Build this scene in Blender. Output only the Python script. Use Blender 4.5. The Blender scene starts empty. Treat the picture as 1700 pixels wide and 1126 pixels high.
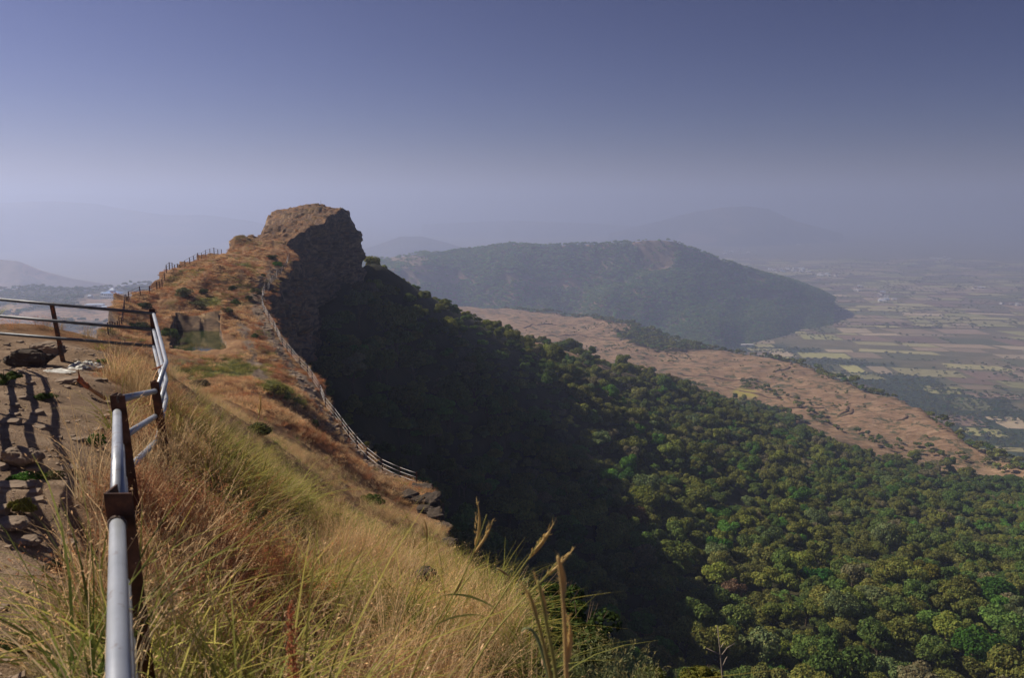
import bpy, math, random
import numpy as np

random.seed(7)
RNG = np.random.default_rng(7)
S = bpy.context.scene
COL = S.collection

# ------------------------------------------------------------------ camera, sky, sun, exposure
F, CX, CY, HZ, CZ = 1300.0, 850.0, 563.0, 335.0, 430.0
TH = math.atan((CY - HZ) / F)
SUN_AZ, SUN_EL = -67.0, 41.0          # degrees from the view direction (left is negative), above the horizon

cam_d = bpy.data.cameras.new('camera')
cam = bpy.data.objects.new('camera', cam_d)
COL.objects.link(cam)
cam.location = (0, 0, CZ)
cam.rotation_euler = (math.pi / 2 - TH, 0, 0)
cam_d.sensor_width = 36.0
cam_d.lens = 36.0 * F / 1700.0
cam_d.clip_start, cam_d.clip_end = 0.05, 90000
cam_d.dof.use_dof = True
cam_d.dof.focus_distance = 70.0
cam_d.dof.aperture_fstop = 5.0
S.camera = cam

W = bpy.data.worlds.new('World')
S.world = W
W.use_nodes = True
wn, wl = W.node_tree.nodes, W.node_tree.links
wn.clear()
sky = wn.new('ShaderNodeTexSky')
sky.sky_type = 'NISHITA'
sky.sun_disc = False
sky.sun_elevation = math.radians(SUN_EL)
sky.sun_rotation = math.radians(SUN_AZ)
sky.altitude = 1000
sky.air_density, sky.dust_density, sky.ozone_density = 1.0, 1.0, 6.0
tint = wn.new('ShaderNodeMix')
tint.data_type = 'RGBA'
tint.blend_type = 'MULTIPLY'
tint.inputs[0].default_value = 1.0
tint.inputs[7].default_value = (0.1864 * 1.07, 0.1864 * 0.86, 0.1864 * 1.0, 1)
bg = wn.new('ShaderNodeBackground')
bg.inputs['Strength'].default_value = 0.10
wo = wn.new('ShaderNodeOutputWorld')
deep = wn.new('ShaderNodeGamma')                 # gamma deepens the sky colour: more contrast than the raw model
deep.inputs['Gamma'].default_value = 1.7
wl.new(sky.outputs[0], tint.inputs[6])
wl.new(tint.outputs[2], deep.inputs['Color'])
wl.new(deep.outputs[0], bg.inputs['Color'])
wl.new(bg.outputs[0], wo.inputs['Surface'])

sd = bpy.data.lights.new('sun', 'SUN')
sd.energy, sd.angle, sd.color = 3.3, math.radians(0.5), (1.0, 0.89, 0.74)
sun = bpy.data.objects.new('sun', sd)
COL.objects.link(sun)
a, e = math.radians(SUN_AZ), math.radians(SUN_EL)
sun.rotation_euler = (math.pi / 2 - e, 0, math.pi - a)

S.view_settings.view_transform = 'Standard'
S.view_settings.look = 'None'
S.view_settings.exposure = 0.70
S.view_settings.gamma = 1.0
S.view_settings.use_curve_mapping = False
S.render.engine = 'CYCLES'
S.cycles.use_denoising = True
S.cycles.max_bounces = 6
S.cycles.diffuse_bounces = 4
S.cycles.volume_bounces = 2
S.cycles.transparent_max_bounces = 4

# ------------------------------------------------------------------ geometry helpers
CT, ST = math.cos(TH), math.sin(TH)

def at(px, py, Y):
    """World point seen at photo pixel (px, py), Y metres ahead."""
    u, v = (px - CX) / F, (CY - py) / F
    s = Y / (CT + v * ST)
    return np.array([s * u, Y, CZ + s * (-ST + v * CT)])

def on_level(px, py, z):
    u, v = (px - CX) / F, (CY - py) / F
    d = np.array([u, CT + v * ST, -ST + v * CT])
    return d * ((z - CZ) / d[2]) + np.array([0, 0, CZ])

def proj(P):
    P = np.asarray(P, float)
    d = P - np.array([0, 0, CZ])
    zc = d[..., 1] * CT - d[..., 2] * ST
    yc = d[..., 1] * ST + d[..., 2] * CT
    zc = np.where(np.abs(zc) < 1e-3, 1e-3, zc)
    return CX + F * d[..., 0] / zc, CY - F * yc / zc, zc

def _h(ix, iy, iz):
    h = (ix.astype(np.int64) * 374761393 + iy.astype(np.int64) * 668265263 + iz.astype(np.int64) * 2147483647) & 0xffffffff
    h = ((h ^ (h >> 13)) * 1274126177) & 0xffffffff
    h = ((h ^ (h >> 16)) * 2246822519) & 0xffffffff
    return ((h ^ (h >> 15)) & 0xffffff) / float(0xffffff)

def vnoise(x, y, z=0.0):
    x, y, z = np.broadcast_arrays(np.asarray(x, float), np.asarray(y, float), np.asarray(z, float))
    x0, y0, z0 = np.floor(x), np.floor(y), np.floor(z)
    fx, fy, fz = x - x0, y - y0, z - z0
    fx, fy, fz = [t * t * t * (t * (6 * t - 15) + 10) for t in (fx, fy, fz)]
    r = 0
    for dx in (0, 1):
        for dy in (0, 1):
            for dz in (0, 1):
                r = r + _h(x0 + dx, y0 + dy, z0 + dz) * (fx if dx else 1 - fx) * (fy if dy else 1 - fy) * (fz if dz else 1 - fz)
    return r * 2 - 1

def fbm(x, y, z=0.0, octaves=4, gain=0.5):
    r, a_, f = 0, 1.0, 1.0
    for i in range(octaves):
        r = r + a_ * vnoise(np.asarray(x) * f + 17.3 * i, np.asarray(y) * f + 5.1 * i, np.asarray(z) * f + 9.7 * i)
        a_ *= gain
        f *= 2.03
    return r

def sm(t, lo=0.0, hi=1.0):
    t = np.clip((np.asarray(t, float) - lo) / (hi - lo), 0, 1)
    return t * t * (3 - 2 * t)

class TPS:
    def __init__(self, pts, smooth=0.0):
        P = np.asarray(pts, float)
        self.c, z = P[:, :2], P[:, 2]
        n = len(P)
        K = self.k(self.c, self.c) + np.eye(n) * smooth
        A = np.zeros((n + 3, n + 3))
        A[:n, :n] = K
        A[:n, n] = 1
        A[:n, n + 1:] = self.c
        A[n, :n] = 1
        A[n + 1:, :n] = self.c.T
        self.w = np.linalg.solve(A, np.concatenate([z, np.zeros(3)]))

    @staticmethod
    def k(a_, b_):
        r2 = ((a_[:, None, :] - b_[None, :, :]) ** 2).sum(-1)
        return 0.5 * r2 * np.log(r2 + 1e-9)

    def __call__(self, x, y):
        x, y = np.broadcast_arrays(np.asarray(x, float), np.asarray(y, float))
        q = np.stack([x.ravel(), y.ravel()], -1)
        out = np.empty(len(q))
        for i in range(0, len(q), 20000):
            b = q[i:i + 20000]
            out[i:i + 20000] = self.k(b, self.c) @ self.w[:-3] + self.w[-3] + b @ self.w[-2:]
        return out.reshape(x.shape)

def mesh_np(name, V, Q=None, T=None, mats=(), smooth=False, parent=None, col=None, mat_idx=None):
    """Link one mesh object made of numpy vertices, quads and triangles."""
    me = bpy.data.meshes.new(name)
    V = np.asarray(V, np.float32).reshape(-1, 3)
    loops, tot = [], []
    if Q is not None and len(Q):
        Q = np.asarray(Q, np.int32)
        loops.append(Q.ravel()); tot.append(np.full(len(Q), 4, np.int32))
    if T is not None and len(T):
        T = np.asarray(T, np.int32)
        loops.append(T.ravel()); tot.append(np.full(len(T), 3, np.int32))
    L, N = np.concatenate(loops), np.concatenate(tot)
    me.vertices.add(len(V)); me.vertices.foreach_set('co', V.ravel())
    me.loops.add(len(L)); me.loops.foreach_set('vertex_index', L)
    me.polygons.add(len(N))
    me.polygons.foreach_set('loop_start', np.concatenate([[0], np.cumsum(N)[:-1]]).astype(np.int32))
    me.polygons.foreach_set('loop_total', N)
    me.polygons.foreach_set('use_smooth', np.full(len(N), bool(smooth)))
    if mat_idx is not None:
        me.polygons.foreach_set('material_index', np.asarray(mat_idx, np.int32))
    for m in (mats if isinstance(mats, (list, tuple)) else [mats]):
        me.materials.append(m)
    if col is not None:
        c = np.ones((len(V), 4), np.float32)
        col = np.asarray(col, np.float32)
        c[:, :col.shape[1]] = col
        at_ = me.color_attributes.new('tone', 'FLOAT_COLOR', 'POINT')
        at_.data.foreach_set('color', c.ravel())
    me.update(calc_edges=True)
    me.validate()
    o = bpy.data.objects.new(name, me)
    COL.objects.link(o)
    if parent:
        o.parent = parent
    return o

def grid_quads(n, m):
    i = np.arange((n - 1) * m).reshape(n - 1, m)[:, :m - 1]
    return np.stack([i, i + 1, i + m + 1, i + m], -1).reshape(-1, 4)

def tag(o, label=None, cat=None, group=None, kind=None):
    if label: o['label'] = label
    if cat: o['category'] = cat
    if group: o['group'] = group
    if kind: o['kind'] = kind
    return o

def empty(name, loc, label, cat, group=None, rz=0.0):
    o = bpy.data.objects.new(name, None)
    COL.objects.link(o)
    o.location = loc
    o.rotation_euler = (0, 0, rz)
    o.empty_display_size = 0.2
    return tag(o, label, cat, group)

class MB:
    """Collects shapes into one mesh."""
    def __init__(self):
        self.v, self.q, self.t, self.c = [], [], [], []
        self.n = 0
    def add(self, V, Q=None, T=None, c=None):
        V = np.asarray(V, float).reshape(-1, 3)
        self.v.append(V)
        if Q is not None and len(Q): self.q.append(np.asarray(Q, int) + self.n)
        if T is not None and len(T): self.t.append(np.asarray(T, int) + self.n)
        if c is not None: self.c.append(np.broadcast_to(np.asarray(c, float), (len(V), 3)))
        self.n += len(V)
    def tube(self, pts, rad, n=8, caps=True, c=None):
        pts = np.asarray(pts, float)
        rad = np.broadcast_to(np.asarray(rad, float), (len(pts),))
        tan = np.gradient(pts, axis=0)
        tan /= np.linalg.norm(tan, axis=1)[:, None] + 1e-9
        ref = np.array([0, 0, 1.0]) if abs(tan[0][2]) < 0.9 else np.array([1.0, 0, 0])
        V = []
        for p, t, r in zip(pts, tan, rad):
            a_ = np.cross(t, ref); a_ /= np.linalg.norm(a_) + 1e-9
            b_ = np.cross(a_, t)
            ang = np.arange(n) * 2 * math.pi / n
            V.append(p + r * (np.cos(ang)[:, None] * a_ + np.sin(ang)[:, None] * b_))
        V = np.concatenate(V)
        Q = [[i * n + j, i * n + (j + 1) % n, (i + 1) * n + (j + 1) % n, (i + 1) * n + j] for i in range(len(pts) - 1) for j in range(n)]
        T = []
        if caps:
            V = np.concatenate([V, pts[:1], pts[-1:]])
            k = len(pts) * n
            T = [[k, (j + 1) % n, j] for j in range(n)] + [[k + 1, k - n + j, k - n + (j + 1) % n] for j in range(n)]
        self.add(V, Q, T, c)
    def prism(self, poly, b, t, c=None):
        """Extrude closed XY polygon from point b to point t."""
        poly = np.asarray(poly, float)
        n = len(poly)
        lo = np.c_[poly, np.zeros(n)] + np.asarray(b, float)
        hi = np.c_[poly, np.zeros(n)] + np.asarray(t, float)
        V = np.concatenate([lo, hi])
        Q = [[i, (i + 1) % n, n + (i + 1) % n, n + i] for i in range(n)]
        T = [[0, i + 1, i] for i in range(1, n - 1)] + [[n, n + i, n + i + 1] for i in range(1, n - 1)]
        self.add(V, Q, T, c)
    def box(self, lo, hi, c=None):
        lo, hi = np.asarray(lo, float), np.asarray(hi, float)
        self.prism([(lo[0], lo[1]), (hi[0], lo[1]), (hi[0], hi[1]), (lo[0], hi[1])], (0, 0, lo[2]), (0, 0, hi[2]), c)
    def build(self, name, mat, parent=None, smooth=False):
        V = np.concatenate(self.v)
        return mesh_np(name, V, np.concatenate(self.q) if self.q else None, np.concatenate(self.t) if self.t else None,
                       mat, smooth, parent, np.concatenate(self.c) if self.c else None)

# ------------------------------------------------------------------ material helpers
def new_mat(name):
    m = bpy.data.materials.new(name)
    m.use_nodes = True
    nt = m.node_tree
    b = nt.nodes['Principled BSDF']
    b.inputs['Roughness'].default_value = 0.85
    b.inputs['Specular IOR Level'].default_value = 0.2
    return m, nt, b

def N(nt, t, **kw):
    n = nt.nodes.new(t)
    for k, v in kw.items():
        if k in n.inputs:
            n.inputs[k].default_value = v
        else:
            setattr(n, k, v)
    return n

def noise(nt, scale, detail=4.0, rough=0.55, vec=None, dist=0.0):
    n = N(nt, 'ShaderNodeTexNoise')
    n.inputs['Scale'].default_value = scale
    n.inputs['Detail'].default_value = detail
    n.inputs['Roughness'].default_value = rough
    n.inputs['Distortion'].default_value = dist
    if vec is not None:
        nt.links.new(vec, n.inputs['Vector'])
    return n.outputs['Fac']

def ramp(nt, fac, stops):
    r = N(nt, 'ShaderNodeValToRGB')
    el = r.color_ramp.elements
    while len(el) < len(stops):
        el.new(0.5)
    for x, (p, c) in zip(el, stops):
        x.position = p
        x.color = (*c, 1) if len(c) == 3 else c
    nt.links.new(fac, r.inputs[0])
    return r.outputs[0]

def mix(nt, fac, a_, b_, mode='MIX'):
    m = N(nt, 'ShaderNodeMix', data_type='RGBA', blend_type=mode)
    for s, v in ((0, fac), (6, a_), (7, b_)):
        if hasattr(v, 'is_linked'):
            nt.links.new(v, m.inputs[s])
        else:
            m.inputs[s].default_value = v if not isinstance(v, tuple) or len(v) == 4 else (*v, 1)
    return m.outputs[2]

def math_n(nt, op, a_, b_=0.0):
    m = N(nt, 'ShaderNodeMath', operation=op)
    for s, v in ((0, a_), (1, b_)):
        if hasattr(v, 'is_linked'):
            nt.links.new(v, m.inputs[s])
        else:
            m.inputs[s].default_value = v
    return m.outputs[0]

def bump(nt, b, h, strength, dist):
    n = N(nt, 'ShaderNodeBump')
    n.inputs['Strength'].default_value = strength
    n.inputs['Distance'].default_value = dist
    nt.links.new(h, n.inputs['Height'])
    nt.links.new(n.outputs[0], b.inputs['Normal'])

def objcoord(nt, scale=(1, 1, 1)):
    tc = N(nt, 'ShaderNodeTexCoord')
    mp = N(nt, 'ShaderNodeMapping')
    mp.inputs['Scale'].default_value = scale
    nt.links.new(tc.outputs['Object'], mp.inputs['Vector'])
    return mp.outputs[0]

def tone_attr(nt):
    n = N(nt, 'ShaderNodeVertexColor')
    n.layer_name = 'tone'
    return n.outputs['Color']

def translucent(nt, b, color, fac):
    """Mix some light passing through a thin leaf or blade."""
    t = N(nt, 'ShaderNodeBsdfTranslucent')
    nt.links.new(color, t.inputs['Color'])
    mx = N(nt, 'ShaderNodeMixShader')
    mx.inputs[0].default_value = fac
    out = nt.nodes['Material Output']
    nt.links.new(b.outputs[0], mx.inputs[1])
    nt.links.new(t.outputs[0], mx.inputs[2])
    nt.links.new(mx.outputs[0], out.inputs['Surface'])

def leaf_mat(name, source, fac=0.3, spec=0.15):
    """Leaf or blade material: colour comes from the plant ('instance' attribute or 'object' colour) times the leaf's own tone."""
    m, nt, b = new_mat(name)
    if source == 'instance':
        at_ = N(nt, 'ShaderNodeAttribute', attribute_type='INSTANCER', attribute_name='hue')
        c = at_.outputs['Color']
    else:
        c = N(nt, 'ShaderNodeObjectInfo').outputs['Color']
    c = mix(nt, 1.0, c, tone_attr(nt), 'MULTIPLY')
    nt.links.new(c, b.inputs['Base Color'])
    b.inputs['Roughness'].default_value = 0.65
    b.inputs['Specular IOR Level'].default_value = spec
    translucent(nt, b, c, fac)
    return m

def plain_mat(name, color, rough=0.8, var=0.25, scale=6.0, metal=0.0, bump_s=0.0, spec=0.2):
    m, nt, b = new_mat(name)
    v = objcoord(nt)
    n = noise(nt, scale, 5, 0.6, v)
    d = tuple(c * (1 - var) for c in color)
    u = tuple(min(1, c * (1 + var)) for c in color)
    nt.links.new(ramp(nt, n, [(0.3, d), (0.7, u)]), b.inputs['Base Color'])
    b.inputs['Roughness'].default_value = rough
    b.inputs['Metallic'].default_value = metal
    b.inputs['Specular IOR Level'].default_value = spec
    if bump_s:
        bump(nt, b, n, bump_s, 0.02)
    return m

# ------------------------------------------------------------------ the ridge: layout
Z0 = CZ
FENCE_R = [(692, 806, 60), (664.6, 790.5, 61.8), (634.5, 776, 63.5), (609.7, 764.7, 65.3), (593, 741, 67.4), (579, 726.6, 69.5),
           (568.7, 716, 71.8), (555.4, 694.6, 74.4), (541, 681, 77), (533, 656, 79.8), (518.6, 634, 82.6), (510.6, 621, 85.5), (498.6, 613, 88.5),
           (484.7, 599, 91.5), (477, 588, 94.3), (469, 578, 97), (460.5, 557, 100), (455, 546, 103), (447, 533, 106.5), (439, 522, 110.5),
           (435, 509, 115), (438, 499, 121), (446, 485, 129), (461, 468, 141), (470, 450, 151), (481, 437, 162)]
FENCE_L = [(180, 561, 78), (194, 548, 86), (203, 535, 92), (207, 520, 98), (214, 499, 106), (226, 496, 108), (240, 493, 110), (248, 490, 112), (261, 487, 115),
           (278, 468, 124), (299, 447, 135), (315, 437, 140), (336, 427, 148), (350, 423, 153), (368, 424, 160)]
FR = np.array([at(*p) for p in FENCE_R])
FL = np.array([at(*p) for p in FENCE_L])

R_NEAR = [(885, 1126, 6.2), (840, 1020, 10), (795, 960, 14.5), (758, 925, 20.5), (742, 880, 35), (726, 842, 48), (708, 812, 57.5)]
R_FAR = [(492, 424, 168), (478, 405, 178), (500, 388, 186), (540, 366, 205), (560, 353, 225), (582, 352, 240)]
RE = np.array([(1.2, -8, 0), (1.2, 0, 0), (0.9, 4, 0)] + [tuple(at(*p)) for p in R_NEAR]
              + [(p[0] + 0.9, p[1] + (0.02 if i else 0.3), p[2]) for i, p in enumerate(FR)] + [tuple(at(*p)) for p in R_FAR] + [(-56, 252, 0), (-64, 262, 0)])
LE = np.array([(-14, -8, 0), (-14, 15.8, 0), (-12.6, 18, 0), (-10, 20, 0), (-10.5, 26, 0), (-38, 74, 0)]
              + [(p[0] - 1.2, p[1], p[2]) for p in FL]
              + [tuple(at(*p)) for p in [(386, 400, 172), (420, 396, 182), (444, 385, 196), (446, 358, 224), (452, 352, 240)]] + [(-76, 252, 0), (-74, 262, 0)])

def x_right(Y): return np.interp(Y, RE[:, 1], RE[:, 0])
def x_left(Y): return np.interp(Y, LE[:, 1], LE[:, 0])

RIDGE = [  # (px, py, Y) of ground seen on top of the ridge
    (50, 1100, 3.6), (120, 1000, 4.2), (0, 800, 6.3), (110, 760, 7.0), (60, 690, 9.0), (60, 620, 13.2), (97, 606, 15), (10, 575, 16.5), (150, 585, 16.0),
    (195, 1126, 2.6), (200, 960, 4.2), (215, 830, 6.0), (262, 740, 9.0), (240, 650, 13.5), (255, 616, 16.0), (215, 580, 20.0), (300, 664, 16.0), (330, 712, 13.0), (350, 705, 18), (410, 745, 20), (470, 800, 20), (375, 640, 70), (330, 625, 74),
    (290, 880, 6.6), (280, 1010, 4.9), (300, 1126, 4.0), (420, 1126, 5.0), (600, 1126, 5.4), (760, 1126, 5.9), (420, 960, 7.4), (600, 980, 8.6),
    (450, 850, 13.5), (380, 790, 15), (600, 900, 17), (700, 980, 10.8), (420, 680, 46), (500, 700, 58), (600, 795, 46), (560, 760, 60), (660, 860, 36), (635, 812, 56), (675, 842, 47), (545, 735, 64), (500, 790, 25), (560, 850, 24), (485, 745, 36), (520, 760, 40), (550, 790, 42), (580, 825, 37), (440, 720, 37), (620, 850, 35), (362, 668, 40), (330, 660, 38), (300, 650, 36), (400, 690, 40),
    (460, 650, 66), (430, 640, 70), (370, 615, 78), (330, 600, 82), (345, 588, 87.5), (440, 600, 86), (405, 545, 99), (415, 575, 90), (500, 660, 74),
    (540, 720, 66), (590, 755, 63), (640, 800, 58),
    (275, 570, 93), (268, 530, 103), (325, 522, 108), (370, 520, 106), (385, 560, 96), (310, 492, 114), (240, 515, 101), (230, 540, 94),
    (400, 490, 118), (420, 470, 128), (350, 480, 122), (300, 470, 124), (380, 445, 140), (440, 440, 148), (400, 425, 154), (450, 415, 166),
    (340, 440, 142), (395, 408, 170), (430, 395, 180), (460, 395, 183), (470, 380, 196), (500, 375, 200), (458, 368, 222), (480, 358, 226), (500, 354, 230), (520, 350, 232), (500, 346, 240), (545, 350, 238), (522, 342, 243), (582, 362, 246)]
RP = [tuple(at(*p)) for p in RIDGE]
RP += [tuple(at(*p)) for p in R_NEAR] + [tuple(p) for p in FR[::2]] + [tuple(p) for p in FL[::2]] + [tuple(at(*p)) for p in R_FAR]
RP += [tuple(at(*p)) for p in [(386, 402, 172), (420, 397, 182), (446, 368, 224)]]
RP += [(-3, 0, Z0 - 2.1), (-10, 0, Z0 - 2.2), (-12, 9, Z0 - 2.4), (-12.5, 15, Z0 - 2.9), (1, 0, Z0 - 3.3), (0.6, 4, Z0 - 4.3), (-3, -8, Z0 - 2), (1, -8, Z0 - 3), (-12, -8, Z0 - 2.2),
       (-12, 28, Z0 - 7.0), (-15, 36, Z0 - 9.0), (-24, 52, Z0 - 13.4), (-34, 66, Z0 - 16), (-9, 26, Z0 - 7.6), (-14, 50, Z0 - 14.2), (-58, 262, Z0 - 4), (-70, 262, Z0 - 4)]
ztps = TPS(RP, 0.4)

POOL = on_level(328, 566, Z0 - 17.1)      # centre of the rock-cut pool
POOL_Z = POOL[2]
PUX, PUY = 3.1, 7.8
MOUNDS = [(at(352, 470, 126), 7.0, 2.0), (at(300, 505, 113), 5, 0.9), (at(400, 470, 132), 5, 0.8), (at(470, 660, 70), 3.0, 0.5), (at(395, 400, 172), 2.6, 1.6),
          (at(520, 350, 236), 5.5, 1.3), (at(455, 355, 226), 5.0, 1.2)]

def pool_mask(x, y, grow=0.0):
    ux = np.abs(x - POOL[0] + 0.40 * (y - POOL[1])) - PUX - grow + 0.5 * vnoise(x * .8, y * .5, 3)
    uy = np.abs(y - POOL[1]) - PUY - grow + 0.35 * vnoise(x * .35, y * .5, 8)
    return np.maximum(ux, uy)           # < 0 inside

def ztop(x, y):
    x, y = np.asarray(x, float), np.asarray(y, float)
    z = ztps(x, y)
    for c, r, h in MOUNDS:
        z = z + h * np.exp(-((x - c[0]) ** 2 + (y - c[1]) ** 2) / (r * r))
    far = sm(y, 15, 70)
    z = z + fbm(x / 7.0, y / 7.0, 1.0, 4) * (0.04 + 0.45 * far) + 0.45 * fbm(x / 3.0, y / 3.0, 1.5, 3) * sm(y, 88, 115) + fbm(x / 0.9, y / 0.9, 2.0, 4) * (0.05 + 0.085 * far)
    rock = sm(y, 165, 190)
    st = 1.3
    zt = z + 0.5 * fbm(x / 4, y / 4, 5.0, 3)
    fl = np.floor(zt / st)
    fr = (zt / st) - fl
    z = z + rock * (0.9 * fbm(x / 5.0, y / 5.0, 61, 4) + 0.8 * np.abs(vnoise(x / 1.8, y / 1.8, 62)))
    z = z * (1 - 0.5 * rock) + 0.5 * rock * (fl + sm(fr, 0.5, 0.95)) * st
    pm = pool_mask(x, y)
    z = np.where(pm < 2.2, np.maximum(z, POOL_Z + 0.2 + 0.12 * vnoise(x, y, 4)), z)
    back = sm(y - POOL[1], 2, 8) * sm(-pm, -3.5, -0.5)
    z = z + back * 0.8
    z = z - sm(-pm, -0.05, 0.22) * (z - (POOL_Z - 1.6))
    return z

# rows and columns of the ridge sheet
ys = [-8.0]
while ys[-1] < 262:
    ys.append(ys[-1] + max(0.13, 0.0062 * abs(ys[-1])))
ys = np.array(ys)
nt_, nr_, nl_ = 190, 90, 40
XR, XL = x_right(ys), x_left(ys)
tt = np.linspace(0, 1, nt_)
X = XL[:, None] + (XR - XL)[:, None] * tt[None, :]
Yg = np.repeat(ys[:, None], nt_, 1)
edge_wob = 0.6 * fbm(Yg / 3.0, 0 * Yg, 7.0, 3) * sm(np.abs(tt - 0.5) * 2, 0.8, 1.0)[None, :] * sm(ys, 10, 60)[:, None]
X = X + edge_wob
Zg = ztop(X, Yg)
backdrop_fall = np.clip((ys - 246) / 12.0, 0, None) ** 1.4 * 45
Zg = Zg - backdrop_fall[:, None]
TOP = np.stack([X, Yg, Zg], -1)

def drop(side):
    n = nr_ if side > 0 else nl_
    q = (np.linspace(0, 1, n + 1)[1:]) ** 1.25
    E = TOP[:, -1 if side > 0 else 0, :]
    near = 1 - sm(ys, 30, 56)
    if side > 0:
        Wd = 15 * near + (1 - near) * (9 - 5 * sm(ys, 120, 200))
        H = 48 * near + (1 - near) * (66 - 18 * sm(ys, 100, 200))
    else:
        Wd = np.full_like(ys, 26.0) - 16 * sm(ys, 150, 190)
        H = np.full_like(ys, 62.0)
    f = q[None, :] ** (1.0 + 0.5 * (1 - near) - 0.75 * sm(ys, 190, 228))[:, None]
    bulge = (3.2 * fbm(ys / 22.0, 0 * ys, 11.0 + side, 3) * (1 - near))[:, None] * sm(q, 0.0, 0.35)[None, :]
    x = E[:, 0][:, None] + side * (Wd[:, None] * f + bulge)
    z = E[:, 2][:, None] - H[:, None] * q[None, :]
    y = E[:, 1][:, None] + 0 * x
    amp = sm(q, 0.0, 0.12)[None, :]
    rough = (0.35 * near + 1.0 * (1 - near))[:, None]
    d = fbm(x / 9 + 3, y / 9, z / 7, 5, 0.55) * 1.5 + 0.8 * (np.abs(vnoise(y / 3.2, z / 14.0, 2.0)) - 0.4) + 0.35 * vnoise(y / 9.0, z / 1.1, 6.0) * sm(vnoise(y / 15, z / 9, 1), -0.3, 0.5)
    bz_ = z / 5.2 + 0.5 * fbm(x / 12, y / 12, z / 20, 3)
    d = d + 0.8 * sm(bz_ - np.floor(bz_), 0.25, 0.55) - 0.4 + 0.6 * (np.abs(vnoise(y / 1.7, z / 6.0, 9.0)) - 0.4)
    x = x + side * d * amp * rough
    z = z + 0.5 * fbm(x / 2.5, y / 2.5, z / 2.5, 3) * amp * rough
    return np.stack([x, y, z], -1)

DR, DL = drop(1), drop(-1)
G = np.concatenate([DL[:, ::-1], TOP, DR], 1)
nrow, ncol = G.shape[:2]

# colour zones of the ground: r bare dirt, g green growth, b worn path, a-less rock is by slope in the material
PATH_MAIN = np.array([at(*p) for p in [(672, 800, 60.5), (640, 788, 62.5), (600, 757, 66), (568, 728, 69), (548, 706, 72), (528, 682, 75.5), (508, 650, 80), (488, 628, 84.5), (466, 602, 90), (455, 580, 95.5), (446, 556, 101), (436, 535, 107), (428, 517, 113), (428, 500, 119), (438, 482, 129), (452, 464, 141), (464, 445, 152)]])[:, :2]
PATH_DIRT = np.array([at(*p) for p in [(402, 535, 101), (407, 552, 97), (413, 570, 92), (424, 598, 84), (433, 625, 75), (425, 650, 68)]])[:, :2]
RAIL_XY = np.array([(-0.8, -8), (-0.85, 1.7), tuple(at(195, 868, 3.0)[:2]), tuple(at(194, 683, 5.6)[:2]), tuple(at(256, 650, 8.75)[:2]), tuple(at(276, 602, 11.2)[:2]), tuple(at(252, 520, 15)[:2]), (-9.2, 22)])

def dist_poly(x, y, P):
    d = np.full(np.shape(x), 1e9)
    for (x0, y0), (x1, y1) in zip(P[:-1], P[1:]):
        dx, dy = x1 - x0, y1 - y0
        t = np.clip(((x - x0) * dx + (y - y0) * dy) / (dx * dx + dy * dy), 0, 1)
        d = np.minimum(d, np.hypot(x - x0 - t * dx, y - y0 - t * dy))
    return d

def zones(x, y):
    rx = np.interp(y, RAIL_XY[:, 1], RAIL_XY[:, 0])
    wob = 0.35 * fbm(x / 1.3, y / 1.3, 21, 3)
    dirt = sm(rx - 0.12 - 0.075 * np.clip(y - 7, 0, 12) - x + 0.6 * wob, 0.0, 0.5) * (1 - sm(y, 17.0, 18.5))
    red = sm(fbm(x / 3.0, y / 3.0, 31, 3) + 0.9 * np.exp(-((x - rx - 0.6) / 1.6) ** 2) * sm(y, 5, 9) * (1 - sm(y, 18, 24)) + 0.55 * sm(y, 68, 105), 0.1, 0.7)
    green = sm(fbm(x / 1.5, y / 1.7, 41, 3), 0.05, 0.5) * (1 - sm(y, 22, 40)) * (1 - sm(-x + rx, -1.0, 0.2) * sm(y, 6, 8)) + 0.35 * sm(fbm(x / 4.0, y / 4.0, 43, 3), 0.35, 0.7)
    for c, r in ((at(372, 612, 78), 6.0), (at(465, 645, 68), 2.6), (at(345, 495, 113), 2.5), (at(395, 440, 142), 4)):
        green = np.maximum(green, sm(1.0 - np.hypot(x - c[0], (y - c[1]) * 0.6) / r + 0.25 * fbm(x, y, 44, 2), 0.15, 0.6))
    path = np.maximum(sm(1.15 - dist_poly(x, y, PATH_MAIN) + 0.5 * fbm(x / 1.2, y / 1.2, 51, 2), 0, 0.5),
                      sm(0.75 - dist_poly(x, y, PATH_DIRT) + 0.4 * fbm(x / 1.5, y / 1.5, 52, 2), 0, 0.4))
    green = np.maximum(green, 0.85 * sm(1 - np.abs(x - rx) / 1.0, 0, .5) * (1 - sm(y, 3.4, 4.6)))
    return dirt, np.clip(green, 0, 1), path, red

dirt, green, path, red = zones(G[..., 0], G[..., 1])
tone = np.stack([dirt, green, np.clip(path, 0, 1)], -1).reshape(-1, 3)

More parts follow.
